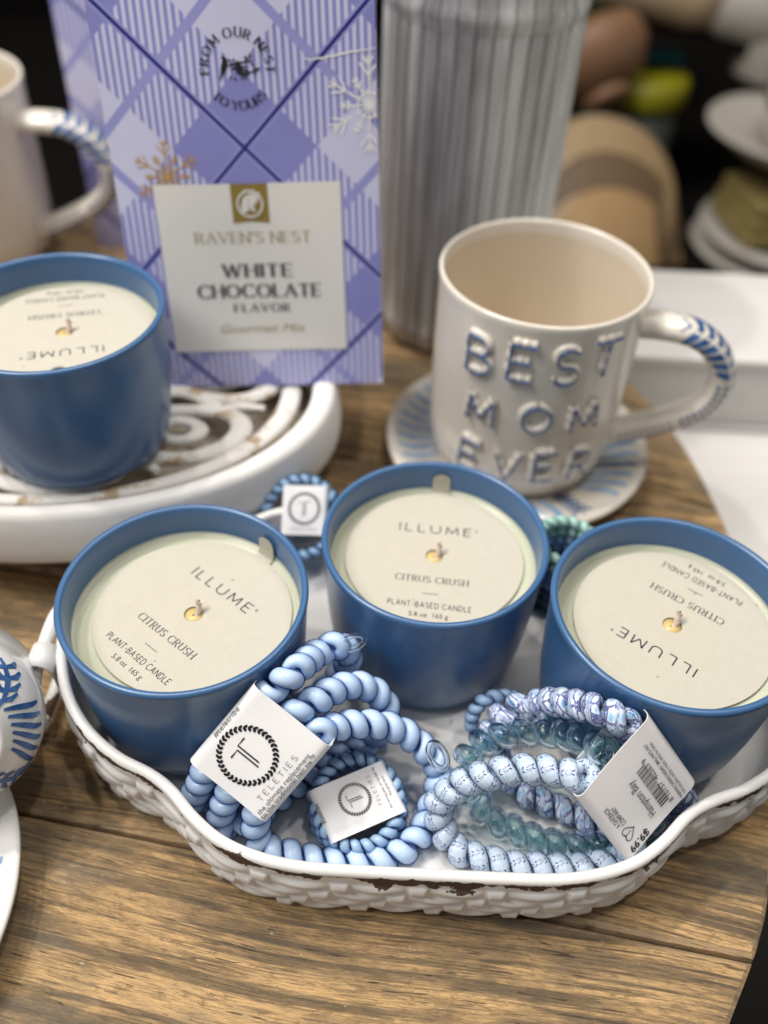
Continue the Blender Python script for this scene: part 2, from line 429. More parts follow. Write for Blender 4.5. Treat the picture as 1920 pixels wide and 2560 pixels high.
def stroke_text(s, h, wt=.09, gap=.28, xs=1.0, serif=False, space=.5):
    """capitals as flat strokes; returns 2-D verts, faces, width; baseline at y=0"""
    V, F = [], []; x = 0.0
    def put(a, b):
        o = len(V); V.extend(a); F.extend(tuple(i+o for i in f) for f in b)
    for ch in s:
        if ch == ' ': x += space; continue
        w, strokes = GL[ch]; w *= xs
        for st in strokes:
            P = [(x+p[0]*xs, p[1]) for p in st]
            if serif:
                wf = lambda dx, dy: wt*(.40+1.0*abs(dy)) if dx*dy <= 0.05 or abs(dx) < .15 else wt*(.42+.25*abs(dy))
                if len(st) > 3: wf = lambda dx, dy: wt*(.40+1.0*abs(dy)**1.5)
            else: wf = lambda dx, dy: wt
            put(*ribbon(P, wf))
            if serif:
                for a, b in ((st[0], st[1]), (st[-1], st[-2])):
                    dx, dy = b[0]-a[0], b[1]-a[1]
                    ex = x+a[0]*xs
                    if len(st) > 2 and ch in 'BDPROU' and not (ch == 'U'): continue
                    if ch in 'CGS':
                        q = .16 if a is st[0] else -.16
                        put(*ribbon([(ex, a[1]+(.12 if a[1] > .5 else -.12)), (ex, a[1]-(.08 if a[1] > .5 else -.08))], lambda p, q: wt*.6)); continue
                    if abs(dy) > abs(dx)*.8 and (a[1] < .02 or a[1] > .98) and not (ch in 'AMVW' and abs(a[0]-w/xs/2) < .02 and ch != 'M') and not (ch == 'N' and a == (.72, 0)):
                        put(*ribbon([(ex-.15, a[1]), (ex+.15, a[1])], lambda p, q: wt*.42))
                    elif abs(dx) > abs(dy) and a[0] > .3 and ch in 'ELFTZ' or (ch == 'T' and abs(dx) > abs(dy)):
                        put(*ribbon([(ex, a[1]-.12 if a[1] > .3 else a[1]+.14), (ex, a[1]+.03)], lambda p, q: wt*.5))
        x += w+gap
    x -= gap
    return [(a*h, b*h) for a, b in V], F, x*h
_fc = {}
def font_text(s, size, shear=0.0, bold=0.0):
    """text in Blender's own built-in typeface as a flat mesh; returns 2-D verts, faces, width"""
    key = (s, shear, bold)
    if key not in _fc:
        c = bpy.data.curves.new('lettering', 'FONT'); c.body = s; c.size = 1; c.shear = shear; c.offset = bold; c.resolution_u = 3
        o = bpy.data.objects.new('lettering', c); COL.objects.link(o)
        bpy.context.view_layer.update()
        me = bpy.data.meshes.new_from_object(o.evaluated_get(bpy.context.evaluated_depsgraph_get()))
        _fc[key] = ([(v.co.x, v.co.y) for v in me.vertices], [tuple(p.vertices) for p in me.polygons])
        bpy.data.objects.remove(o); bpy.data.curves.remove(c); bpy.data.meshes.remove(me)
    V, F = _fc[key]
    xs = [v[0] for v in V] or [0]; x0 = min(xs)
    return [((a-x0)*size, b*size) for a, b in V], F, (max(xs)-x0)*size
class Print:
    """collects flat print in the 2-D frame of a surface and lays it on by a mapping function f(x, y)"""
    def __init__(s): s.V, s.F = [], []
    def put(s, V, F):
        o = len(s.V); s.V += V; s.F += [tuple(i+o for i in f) for f in F]
    def text(s, T, x, y, align='c', rot=0.0, fit=None):
        V, F, w = T
        k = fit/w if fit else 1.0
        ox = {'c': -w/2, 'l': 0, 'r': -w}[align]
        c, sn = math.cos(rot), math.sin(rot)
        s.put([(x+(a+ox)*k*c-b*(k if fit and fit < w*.6 else 1)*sn, y+(a+ox)*k*sn+b*(k if fit and fit < w*.6 else 1)*c) for a, b in V], F)
    def stroke(s, P, w): s.put(*ribbon(P, lambda a, b: w))
    def taper(s, P, w):
        n = len(P); V, F = [], []
        for i in range(n):
            a, b = P[max(i-1, 0)], P[min(i+1, n-1)]; dx, dy = b[0]-a[0], b[1]-a[1]; L = math.hypot(dx, dy) or 1
            q = w/2*(.35+.65*math.sin(PI*(.12+.80*i/(n-1))))
            V += [(P[i][0]-dy/L*q, P[i][1]+dx/L*q), (P[i][0]+dy/L*q, P[i][1]-dx/L*q)]
        s.put(V, [(2*i, 2*i+1, 2*i+3, 2*i+2) for i in range(n-1)])
    def disc(s, x, y, r, n=20, ry=None): s.put([(x+r*math.cos(2*PI*i/n), y+(ry or r)*math.sin(2*PI*i/n)) for i in range(n)], [tuple(range(n))])
    def poly(s, P): s.put(list(P), [tuple(range(len(P)))])
    def ring(s, x, y, r, w, n=40): s.stroke([(x+r*math.cos(2*PI*i/n), y+r*math.sin(2*PI*i/n)) for i in range(n+1)], w)
    def lay(s, name, f, m, parent):
        return prop(mesh_obj(name, [f(a, b) for a, b in s.V], s.F, m, parent, False), kind='stuff')

# ------------------------------------------------------------------ floor, tables
def sheet(name, x0, x1, y0, y1, z, m):
    return prop(mesh_obj(name, [(x0, y0, z), (x1, y0, z), (x1, y1, z), (x0, y1, z)], [(0, 1, 2, 3)], m, None, False), kind='structure')
M['floor'] = plain('dark_floor', (.040, .036, .032), .5, .2, 8)
sheet('floor', -4, 4, -2, 4, -.75, M['floor'])
M['wall'] = plain('dark_wall', (.006, .005, .005), .95, .2, 6, spec=.05)
o = mesh_obj('wall', [(-4, 2.6, -.75), (4, 2.6, -.75), (4, 2.6, 2.6), (-4, 2.6, 2.6)], [(3, 2, 1, 0)], M['wall'], None, False); prop(o, kind='structure')
M['shelf_dark'] = plain('black_shelf_paint', (.006, .005, .0045), .95, .2, 30, spec=.08)
t_ = empty('display_table', (0, 1.62, -.75), 0, 'low black display table in the dark behind the wood board', 'table')
o = bm_obj('tabletop', box_bm(2.8, 1.04, .03, .004), M['shelf_dark'], t_, False); o.location = (0, .02, .37)
for sx in (-1.3, 1.3):
    for sy in (-.42, .42):
        o = bm_obj('leg', box_bm(.06, .06, .37, .004), M['shelf_dark'], t_, False); o.location = (sx, sy, 0)

# the round-cornered board of planks, grain a little askew
BOARD = [(.082, .046), (.100, .064), (.117, .091), (.138, .126), (.153, .172), (.164, .240), (.1685, .300), (.165, .347), (.156, .390), (.140, .430),
         (.112, .475), (.06, .525), (-.02, .565), (-.12, .588), (-.22, .592), (-.30, .575), (-.37, .53), (-.41, .44), (-.42, .33), (-.41, .2), (-.37, .1), (-.30, .04), (-.2, .005), (-.05, -.005), (.03, .01)]
GR = math.radians(-8.65); O2 = Vector((0, .1305))
bd = empty('plank_board', (-.12, .28, -.034), 0, 'round-edged board of weathered wooden planks under the white tray and mug', 'wooden board')
BP, _ = crom([(x, y, 0) for x, y in BOARD], 160, True)
c_, s_ = math.cos(-GR), math.sin(-GR)
BL = [((p.x-O2.x)*c_-(p.y-O2.y)*s_, (p.x-O2.x)*s_+(p.y-O2.y)*c_) for p in BP]     # board outline in grain axes
def clip(poly, y, keep_above):
    out = []
    for a, b in zip(poly, poly[1:]+poly[:1]):
        ia, ib = (a[1] >= y) == keep_above, (b[1] >= y) == keep_above
        if ia: out.append(a)
        if ia != ib:
            f = (y-a[1])/(b[1]-a[1]); out.append((a[0]+f*(b[0]-a[0]), y))
    return out
cuts = [-.36, -.113, 0.0, .108, .215, .325, .43, .7]
for k, (a, b) in enumerate(zip(cuts, cuts[1:])):
    P = clip(clip(BL, a+.0007, True), b-.0007, False)
    if len(P) < 3: continue
    bm = bmesh.new()
    cx = sum(p[0] for p in P)/len(P); cyy = (a+b)/2
    vs = [bm.verts.new((p[0]-cx, p[1]-cyy, 0)) for p in P]
    f = bm.faces.new(vs); r = bmesh.ops.extrude_face_region(bm, geom=[f])
    top = [v for v in r['geom'] if isinstance(v, bmesh.types.BMVert)]
    for v in top: v.co.z = .034
    bm.normal_update()
    te = [e for e in bm.edges if all(v in set(top) for v in e.verts)]
    bmesh.ops.bevel(bm, geom=te, offset=.0042, segments=3, affect='EDGES', profile=.6)
    bmesh.ops.recalc_face_normals(bm, faces=bm.faces)
    o = bm_obj('plank', bm, M['wood'], bd, False)
    q = Vector((cx*math.cos(GR)-cyy*math.sin(GR), cx*math.sin(GR)+cyy*math.cos(GR)))+O2
    o.location = (q.x+.12, q.y-.28, [-.0004, 0, -.0006, 0, -.0005, -.0002, 0][k]); o.rotation_euler.z = GR
M['white_wood'] = None
def whitewood():
    t = NT('white_painted_wood'); v = t.coord()
    g = t.noise(t.map(v, (3, 60, 60)), 1, 5, .6)
    t.bump(g, .2, .001); t.set(color=t.mix(g, (.60, .585, .57), (.72, .71, .70)), rough=.55); return t.m
M['white_wood'] = whitewood()
wt = empty('white_bench', (.45, .46, -.75), 0, 'white painted plank bench standing lower than the wood board', 'bench')
for k in range(3):
    o = bm_obj('plank', box_bm(.78, .118, .03, .002), M['white_wood'], wt, False); o.location = (0, -.19+.121*k, .67)
for sx in (-.3, .3):
    for sy in (-.18, .16):
        o = bm_obj('leg', box_bm(.05, .05, .67, .003), M['white_wood'], wt, False); o.location = (sx, sy, 0)
wb = empty('white_box', (.375, .506, -.05), 0, 'long white wooden box on the white bench behind the mug handle', 'box')
bm_obj('carcass', box_bm(.51, .10, .044, .0015), M['white_wood'], wb, False)
o = bm_obj('lid', box_bm(.514, .104, .006, .0012), M['white_wood'], wb, False); o.location = (0, 0, .0445)

# ------------------------------------------------------------------ tray
TC = Vector((.0195, .200)); FL = .0032
HQ = [(0, -.081), (.022, -.081), (.040, -.0807), (.054, -.0785), (.066, -.0742), (.076, -.0672), (.085, -.0585), (.0935, -.0535), (.107, -.0482), (.120, -.0395), (.131, -.0270), (.138, -.012)]
full = HQ+[(.1405, 0)]+[(x, -y) for x, y in HQ[::-1]]
full = full+[(-x, y) for x, y in full[1:-1][::-1]]
NW = 1080
full = [(x if x > -.085 else -.085-(-x-.085)*.91, y) for x, y in full]      # the left end is a little blunter
OUT, PER = crom([(x, y, 0) for x, y in full], NW, True)
ON = []
for i in range(NW):
    d = (OUT[(i+2) % NW]-OUT[i-2]); n = Vector((d.y, -d.x, 0)).normalized(); ON.append(n)
def rim_z(x): return .0325+.0085*min(1, abs(x)/.135)**2.2
tray = empty('enamel_tray', (TC.x, TC.y, 0), 0, 'white chipped enamel tray with a basket weave side, holding three blue candles', 'tray')
ROWS = 4; MJ = 60; lam = PER/(round(PER/.0255/1)*1)
V, F, UV = [], [], []
for i in range(NW):
    p, n = OUT[i], ON[i]; zr = rim_z(p.x)-.001; sI = PER*i/NW
    for j in range(MJ+1):
        t = j/MJ; row = min(.999, t/.86)*ROWS; ri = min(int(row), ROWS-1); fr = row-ri
        ph = (sI/lam-.25*ri+.02*math.sin(sI*190+ri)) % 1.0
        rp = math.sin(PI*min(1, max(0, (fr-.05)/.90)))
        if ph < .27: d = .0016*min(1, math.sin(PI*ph/.27)*2.6)*max(0, rp)**.4            # where a strand crosses over
        else: q_ = (ph-.27)/.73; d = .0015*math.sin(PI*q_)**.8*max(0, math.sin(PI*min(1, max(0, (fr-.12)/.76))))**.8
        if t > .86: d = .0001
        d *= min(1, t/.10)
        lump = .0012*math.sin(PI*t)
        off = d+lump+.0030*t-.0022
        V.append((p.x+n.x*off, p.y+n.y*off, .0004+t*(zr-.0004)))
        chipv = max(0, 1-(1-t)*2.8, .95*(1-t*9))
        UV.append((sI*10, max(0, min(1, chipv))))
for i in range(NW):
    for j in range(MJ): F.append((i*(MJ+1)+j, ((i+1) % NW)*(MJ+1)+j, ((i+1) % NW)*(MJ+1)+j+1, i*(MJ+1)+j+1))
o0 = len(V); IJ = 6
for i in range(NW):
    p, n = OUT[i], ON[i]; zr = rim_z(p.x)-.001
    for j in range(IJ+1):
        t = j/IJ; off = .0020*t-.0042-(.006*(1-t)**4); V.append((p.x+n.x*off, p.y+n.y*off, FL+(zr-FL)*(t**1.3))); UV.append((0, 0))
for i in range(NW):
    for j in range(IJ): F.append((o0+i*(IJ+1)+j, o0+i*(IJ+1)+j+1, o0+((i+1) % NW)*(IJ+1)+j+1, o0+((i+1) % NW)*(IJ+1)+j))
F.append(tuple(o0+i*(IJ+1) for i in range(NW)))
mesh_obj('woven_wall', V, F, M['enamel'], tray, True, UV)
RP = [Vector((OUT[i].x+ON[i].x*-.0007, OUT[i].y+ON[i].y*-.0007, rim_z(OUT[i].x)-.0006)) for i in range(0, NW, 2)]
V, F, UV = tube(RP, .0020, 12, True)
UV = []
for i in range(len(RP)):
    for k in range(12):
        a = Vector(V[i*12+k])-RP[i]; o_ = a.x*ON[i*2].x+a.y*ON[i*2].y
        UV.append((i*.01, max(0, min(1, .76-a.z/.0020*.5 if o_ > 0 else .1))))
mesh_obj('rolled_rim', V, F, M['enamel'], tray, True, UV)
for sx in (-1, 1):
    h = empty('handle', ((.1405 if sx > 0 else -.1355), 0, 0)); h.parent = tray
    bk = MB()
    for yy in (-.013,):
        C = [(-sx*.002, yy, .030), (-sx*.001, yy, .040), (sx*.003, yy, .0440), (sx*.0075, yy, .0425), (sx*.0085, yy, .0375)]
        P, _ = crom(C, 14); T, N, B = frames(P)
        w = .0052; V, F = [], []
        for i, p in enumerate(P):
            for off in (-.0005, .0005):
                q = Vector((0, 0, 0)); nn = Vector((T[i].z, 0, -T[i].x))
                for side in (-w, w): V.append(p+nn*off+Vector((0, side, 0)))
        for i in range(len(P)-1):
            b0, b1 = i*4, (i+1)*4
            F += [(b0, b0+1, b1+1, b1), (b0+2, b1+2, b1+3, b0+3), (b0, b1, b1+2, b0+2), (b0+1, b0+3, b1+3, b1+1)]
        F += [(0, 2, 3, 1), tuple(len(V)-4+k for k in (0, 1, 3, 2))]
        bk.add(V, F)
    bk.obj('bracket', M['enamel'], h)
    P, _ = crom([(sx*.006, .024, .012), (sx*.0055, .020, .030), (sx*.005, .008, .0395), (sx*.005, -.008, .0400), (sx*.0055, -.0195, .0370), (sx*.007, -.0225, .024), (sx*.0085, -.0225, .0105), (sx*.0095, -.012, .0065), (sx*.009, .012, .0065)], 60, True)
    V, F, UV = tube(P, .0026, 12, True); mesh_obj('drop_ring', V, F, M['enamel'], h, True, UV)

# ------------------------------------------------------------------ candles
def make_candle(loc, dirdeg, label, tab=True, k=1.0, hole=(0, 0), spin=0):
    """loc: the base on its support; dirdeg: the reading direction of the cover's print"""
    c = empty('candle', loc, 0, label, 'candle', 'blue ceramic candles'); c.scale = (k, k, 1)
    H = .0648
    prof = [(0.001, .0012), (.0300, .0010), (.0315, 0), (.0330, .0003), (.0350, .0020), (.0372, .0065), (.0390, .014), (.0404, .026), (.0414, .040), (.0421, .054), (.0425, .0605),
            (.0429, .0625), (.0430, .0636), (.0427, .0645), (.0418, H), (.0408, .0645), (.0403, .0634), (.0399, .060), (.0396, .048), (.039, .046), (.001, .046)]
    lathe_obj('vessel', prof, M['blue'], c, 112)
    wz = H-.0146
    w = lathe_obj('wax', [(.001, wz), (.030, wz), (.0365, wz+.0001), (.0385, wz+.0009), (.0397, wz+.0024), (.0397, wz-.003), (.001, wz-.003)], M['wax'], c, 96)
    rot = math.radians(dirdeg); hx, hy = hole
    ca, sa = math.cos(rot), math.sin(rot)
    def top(x, y, z=0.0): return (hx+x*ca-y*sa, hy+x*sa+y*ca, wz+.0009+z)
    R = .0347
    a0 = math.radians(90-6.0); ring = []
    n = 90
    for i in range(n+1):
        a = math.radians(90+6)+(2*PI-math.radians(12))*i/n; ring.append((R*math.cos(a), R*math.sin(a)))
    hr = .0034
    V = []; F = []; m = len(ring)
    lift = lambda x, y: 0.0
    def bend(y): e = max(0, y-.0362); return y-e+.28*min(e, .003), .96*e
    for z in (.0004, 0.0):
        for x, y in ring: V.append(top(x, y, z+lift(x, y)))
        for x, y in ring:
            l = math.hypot(x, y); V.append(top(x/l*hr, y/l*hr, z))
    for i in range(m):
        j = (i+1) % m
        F += [(i, j, m+j, m+i), (2*m+i, 3*m+i, 3*m+j, 2*m+j), (i, 2*m+i, 2*m+j, j), (m+i, m+j, 3*m+j, 3*m+i)]
    if tab:
        w_ = R*math.sin(math.radians(6)); y0 = R*math.cos(math.radians(6)); L_ = .0105; o_ = len(V)
        tp = [(-w_, y0-.0003), (w_, y0-.0003), (w_, y0+.0015), (w_, y0+.003), (w_, y0+.005), (w_, y0+.0075)]+[(w_*math.cos(math.radians(q)), y0+.0080+w_*math.sin(math.radians(q))) for q in range(15, 166, 15)]+[(-w_, y0+.0075), (-w_, y0+.005), (-w_, y0+.003), (-w_, y0+.0015)]
        for z in (.00042, .00002):
            for x, y in tp: y2, dz = bend(y); V.append(top(x, y2-z*min(1, dz*400), z+dz))
        k_ = len(tp)
        for b_ in (0, k_): F += [(o_+b_+i, o_+b_+(i+1), o_+b_+(k_-i) % k_, o_+b_+(k_-i+1) % k_) if i else (o_+b_, o_+b_+1, o_+b_+2, o_+b_+k_-1) for i in range(2, (k_+1)//2)]+([(o_+b_, o_+b_+1, o_+b_+2, o_+b_+k_-1)])
        F += [(o_+i, o_+k_+i, o_+k_+(i+1) % k_, o_+(i+1) % k_) for i in range(k_)]
    cov = mesh_obj('dust_cover', V, F, M['paper'], c, False); recalc(cov)
    pr = Print()
    pr.text(stroke_text('ILLUME', .0041, .105, .50, 1.12), -.0005, .0122, fit=.0285)
    pr.ring(.0158, .0155, .00042, .00022, 12)
    pr.text(stroke_text('CITRUS CRUSH', .0029, .115, .36, 1.0, True), 0, -.0125-.0014, fit=.0275)
    pr.stroke([(-.003, -.0194), (.003, -.0194)], .00022)
    pr.text(stroke_text('PLANT-BASED CANDLE', .0024, .13, .34, 1.02), 0, -.0262, fit=.0310)
    pr.text(font_text('5.8 oz  165 g', .0029), 0, -.0306, fit=.0145)
    pr.lay('printed_lettering', lambda x, y: top(x, y, .00050), M['ink'], cov)
    lathe_obj('wick_pool', [(.0005, wz+.0006), (.0033, wz+.0006), (.0033, wz-.001)], M['wick_burnt'], c, 24, None).location = (hx, hy, 0)
    lean = Vector((.35, .30, 1)).normalized()
    P = [Vector((hx, hy, wz-.002))+lean*(.0085*i/7)+Vector((.0006, 0, 0))*math.sin(i*.7) for i in range(8)]
    V, F, UV = tube(P, .00115, 9, False, lambda q: 1+.15*math.sin(q*25)); mesh_obj('wick', V, F, M['wick'], c)
    lathe_obj('wick_tip', [(.0001, 0), (.00035, 0), (.00035, -.0006)], M['black'], c, 10, P[-1]+Vector((0, 0, .0003)))
    return c
make_candle((-.0675, .1975, .0056), -37.2, 'blue candle at the left end of the tray, its print slanting down to the right', True, 1.0, (.0020, .0006))
make_candle((.0196, .2316, .0032), -4.5, 'blue candle at the back middle of the tray, its cover print facing us', True, .987, (.0005, .0022))
make_candle((.1014, .1982, .0100), 144.5, 'blue candle at the right end of the tray, its cover print upside down', False, 1.0, (.0020, .0020))
make_candle((-.1318, .2959, .0522), -164.6, 'blue candle standing on the round white carved stand before the purple bag', True, 1.0, (.0015, .0035))

# ------------------------------------------------------------------ carved stand
def panelmat():
    t = NT('worn_panel'); v = t.coord(); n = t.noise(v, 60, 6, .65)
    t.bump(n, .4, .001); t.set(color=t.mix(t.ss(n, .36, .56), (.30, .22, .13), (.55, .50, .43)), rough=.75); return t.m
M['panel'] = panelmat()
SC = (-.1575, .3350)
st = empty('carved_stand', (SC[0], SC[1], 0), 0, 'oval white washed wooden stand with scroll carving under the back candle', 'stand'); st.scale = (1.119, .776, 1)
lathe_obj('rim', [(.1085, .0515), (.1092, .0535), (.1105, .0545), (.1150, .0548), (.1172, .0540), (.1185, .0515), (.1200, .044), (.1206, .036), (.1200, .030), (.1185, .0275), (.112, .0270), (.1090, .0290), (.1085, .036), (.1085, .0515)], M['rimwash'], st, 128)
car = lathe_obj('carved_panel', [(.001, .0360), (.109, .0360), (.109, .0300), (.001, .0300)], M['panel'], st, 64)
def scroll(P, r, flat=.75, closed=False, n=60):
    Q, _ = crom(P, n, closed); V, F, UV = tube(Q, r, 10, closed, None if closed else (lambda q: .55+.45*math.sin(PI*min(1, .15+q*.85))), 1.0)
    V = [(v[0], v[1], zs+(v[2]-zs)*.55) for v in V]
    return mesh_obj('scroll', V, F, M['carved'], st, True, UV)
zc = zs = .0492
scroll([(.038*math.cos(a), .038*math.sin(a), zc) for a in [2*PI*i/16 for i in range(16)]], .0050, closed=True, n=72)
scroll([(.0995*math.cos(a), .0995*math.sin(a), zc) for a in [2*PI*i/24 for i in range(24)]], .0042, closed=True, n=110)
for k in range(8):
    a0 = 2*PI*k/8+.22
    pet = []
    for i in range(14):
        t = 2*PI*i/14; rr = .068+.024*math.cos(t); aa = a0+.30*math.sin(t)*(1+.25*math.cos(t)); pet.append((rr*math.cos(aa), rr*math.sin(aa), zc+.0015*math.cos(t)))
    scroll(pet, .0046, closed=True, n=64)
    cur = []
    for i in range(16):
        t = i/15; aa = a0+.39+.17*math.sin(t*7.5)*(1-.75*t); rr = .044+.050*t-.010*math.cos(t*7.5)*t; cur.append((rr*math.cos(aa), rr*math.sin(aa), zc))
    scroll(cur, .0040, n=48)
    q = []
    for i in range(10):
        t = 2*PI*i/10; q.append(((.068+.0085*math.cos(t))*math.cos(a0)-.0085*math.sin(t)*math.sin(a0), (.068+.0085*math.cos(t))*math.sin(a0)+.0085*math.sin(t)*math.cos(a0), zc))
    scroll(q, .0036, closed=True, n=40)
for a in (-.86, -2.3, .8, 2.3):
    lathe_obj('foot', [(.001, 0), (.008, 0), (.0125, .004), (.0135, .010), (.0115, .017), (.0085, .021), (.010, .025), (.014, .0272), (.001, .0272)], M['rimwash'], st, 32, (.095*math.cos(a), .095*math.sin(a), 0))

# ------------------------------------------------------------------ printed bags
def plaid():
    t = NT('plaid_print'); uv = t.xyz(t.coord('UV'))
    x, y = t.mul(uv[0], .1), t.mul(uv[1], .1)
    x, y = t.sub(x, .0557), t.sub(y, .1045)
    r2 = 1/math.sqrt(2); p = t.mul(t.add(x, y), r2); q = t.mul(t.sub(x, y), r2); PER_ = .0886
    def per(a): return t.abs(t.sub(t.math('FLOORED_MODULO', t.add(a, PER_/2), PER_), PER_/2))
    pp, qq = per(p), per(q)
    A, B = t.lt(pp, .0209), t.lt(qq, .0209)
    both = t.mul(A, B); one = t.sub(t.math('MAXIMUM', A, B), both)
    st = t.lt(t.math('FRACT', t.mul(x, 1/.00292)), .5)
    pale, solid, lil = (.64, .64, .85), (.265, .265, .60), (.33, .335, .67)
    c = t.mix(t.math('MAXIMUM', both, t.mul(one, st)), pale, solid)
    c = t.mix(t.math('MAXIMUM', t.gt(pp, .0443-.0018), t.gt(qq, .0443-.0018)), c, lil)
    halo = t.math('MAXIMUM', t.lt(pp, .0017), t.lt(qq, .0017)); c = t.mix(halo, c, lil)
    c = t.mix(t.math('MAXIMUM', t.lt(pp, .00075), t.lt(qq, .00075)), c, (.022, .022, .20))
    n = t.noise(t.coord(), 40, 4); t.bump(n, .12, .0015)
    t.set(color=c, rough=.42, spec=.35); return t.m
M['plaid'] = plaid()
M['label_paper'] = plain('label_paper', (.80, .785, .745), .5, .03, 60)
M['gold'] = plain('gold_ink', (.33, .235, .055), .38, .12, 300, metal=.25)
M['amber'] = plain('amber_ink', (.56, .33, .09), .45, .1, 300)
M['grey_text'] = plain('charcoal_ink', (.09, .09, .105), .5, .05)
M['snow'] = plain('white_ink', (.88, .88, .88), .5, .04)
M['goldtext'] = plain('pale_gold_ink', (.42, .35, .22), .45, .1)
BW, BH = .110, .225
def bag_frame(yaw, lean, tilt):
    a, l, t = (math.radians(q) for q in (yaw, lean, tilt))
    ex = Vector((math.cos(a), math.sin(a), 0)); n = Vector((math.sin(a), -math.cos(a), 0)); u = Vector((0, 0, 1))*math.cos(l)+n*math.sin(l)
    ex2 = ex*math.cos(t)+u*math.sin(t); u2 = -ex*math.sin(t)+u*math.cos(t)
    return ex2, u2, ex2.cross(u2)
def make_bag(corner, ang, depth, label, prints=True):
    ex, u, nn = bag_frame(*ang)
    O = Vector(corner)-ex*BW
    bag = empty('gift_bag', corner, 0, label, 'bag', 'purple plaid bags')
    def P3(x, y, off=0.0):
        bul = .0016*math.sin(PI*min(1, max(0, x/BW)))*math.sin(PI*min(1, max(0, y/.2)))+.0007*math.sin(x*70+y*23)*math.sin(y*41)*min(1, x/.01, max(0, (BW-x)/.01))
        return O+ex*x+u*y+nn*(bul+off)-Vector(corner)
    def grid(f, nx, ny, w, h, name, u0=0.0):
        V, F, UV = [], [], []
        for i in range(nx+1):
            for j in range(ny+1):
                x, y = w*i/nx, h*j/ny; V.append(f(x, y)); UV.append(((u0+x)*10, y*10))
        for i in range(nx):
            for j in range(ny): F.append((i*(ny+1)+j, (i+1)*(ny+1)+j, (i+1)*(ny+1)+j+1, i*(ny+1)+j+1))
        return mesh_obj(name, V, F, M['plaid'], bag, True, UV)
    grid(lambda x, y: P3(x, y), 66, 90, BW, BH, 'front_panel')
    def side(x0, sgn):
        def f(x, y):
            k = x/depth; return P3(x0, y)-nn*x+ex*(sgn*-.010*math.sin(PI*k)*(y/BH))
        return f
    grid(side(0.0, -1), 10, 20, depth, BH, 'side_panel', -.06)
    grid(side(BW, 1), 10, 20, depth, BH, 'side_panel', .11)
    grid(lambda x, y: P3(x, y)*1.0-nn*depth, 12, 20, BW, BH, 'back_panel')
    grid(lambda x, y: P3(x, 0)-nn*y, 8, 4, BW, depth, 'bottom_panel')
    if not prints: return bag
    V, F = [], []
    x0, x1, y0, y1 = .0158, .0940, .0175, .0908; nx = 40
    for i in range(nx+1):
        for j in range(nx+1): V.append(P3(x0+(x1-x0)*i/nx, y0+(y1-y0)*j/nx, .00032))
    for i in range(nx):
        for j in range(nx): F.append((i*(nx+1)+j, (i+1)*(nx+1)+j, (i+1)*(nx+1)+j+1, i*(nx+1)+j+1))
    lab = mesh_obj('paper_label', V, F, M['label_paper'], bag)
    f0 = lambda x, y: P3(x, y, .00022); f1 = lambda x, y: P3(x, y, .00046); f2 = lambda x, y: P3(x, y, .00085)
    pr = Print(); pr.poly([(.0481, .0908), (.0481, .0747), (.0558, .0755), (.0635, .0747), (.0635, .0908)]); bdg = pr.lay('gold_ribbon', f1, M['gold'], lab)
    pr = Print(); pr.ring(.0558, .0826, .0052, .0008)
    pr.text(stroke_text('R', .0056, .15, .3, 1.0, True), .0558, .0798)
    for a in (-.5, 0, .5): pr.taper([(.0558+.002*a, .0876), (.0558+.0044*a, .0889-abs(a)*.0006)], .0009)
    pr.lay('monogram', f2, M['label_paper'], bdg)
    pr = Print(); pr.text(stroke_text("RAVEN'S NEST", .0046, .12, .30, 1.0, True, .45), .0557, .0664, fit=.0488)
    pr.text(font_text('Gourmet Mix', .0056, .35), .0567, .0262, fit=.0385); pr.lay('gold_lettering', f1, M['goldtext'], lab)
    pr = Print(); pr.text(stroke_text('WHITE', .0055, .19, .36, 1.0, True), .0563, .0516, fit=.0295)
    pr.text(stroke_text('CHOCOLATE', .0057, .19, .30, 1.0, True), .0564, .0424, fit=.0535)
    pr.text(stroke_text('FLAVOR', .0036, .18, .42, 1.0, True), .0568, .0357, fit=.0240)
    pr.lay('charcoal_lettering', f1, M['grey_text'], lab)
    # round seal
    pr = Print(); cx, cy = .0555, .1334
    def arc_text(s, h, r, a_mid, step, outside=True, wide=1.0):
        adv = []; tot = 0
        for ch in s:
            w = .42 if ch == ' ' else GL[ch][0]*wide+.30; adv.append(w); tot += w
        pos = -tot/2
        for ch, w in zip(s, adv):
            if ch != ' ':
                V, F, tw = stroke_text(ch, h, .150, .3, wide, True)
                th = (pos+w/2)*h/r
                if outside: a = a_mid-th
                else: a = a_mid+th
                ca, sa = math.cos(a), math.sin(a)
                tx, ty = (sa, -ca) if outside else (-sa, ca); ux, uy = (ca, sa) if outside else (-ca, -sa)
                pr.put([(cx+ca*r+tx*(x-tw/2)+ux*y, cy+sa*r+ty*(x-tw/2)+uy*y) for x, y in V], F)
            pos += w
    arc_text('FROM OUR NEST', .0033, .0113, PI/2, 0, True, 1.0)
    arc_text('TO YOURS', .0033, .0146, -PI/2, 0, False, 1.0)
    # bird on a nest of twigs
    bx, by = cx-.0006, cy+.0002
    pr.poly([(bx-.0057, by+.0040), (bx-.0048, by+.0044), (bx-.0039, by+.0043), (bx-.0031, by+.0036), (bx-.0029, by+.0020), (bx-.0033, by+.0004), (bx-.0042, by-.0010), (bx-.0053, by-.0022), (bx-.0063, by-.0041), (bx-.0066, by-.0040), (bx-.0060, by-.0014), (bx-.0057, by+.0008), (bx-.0050, by+.0026), (bx-.0049, by+.0036)])
    rnd = random.Random(4)
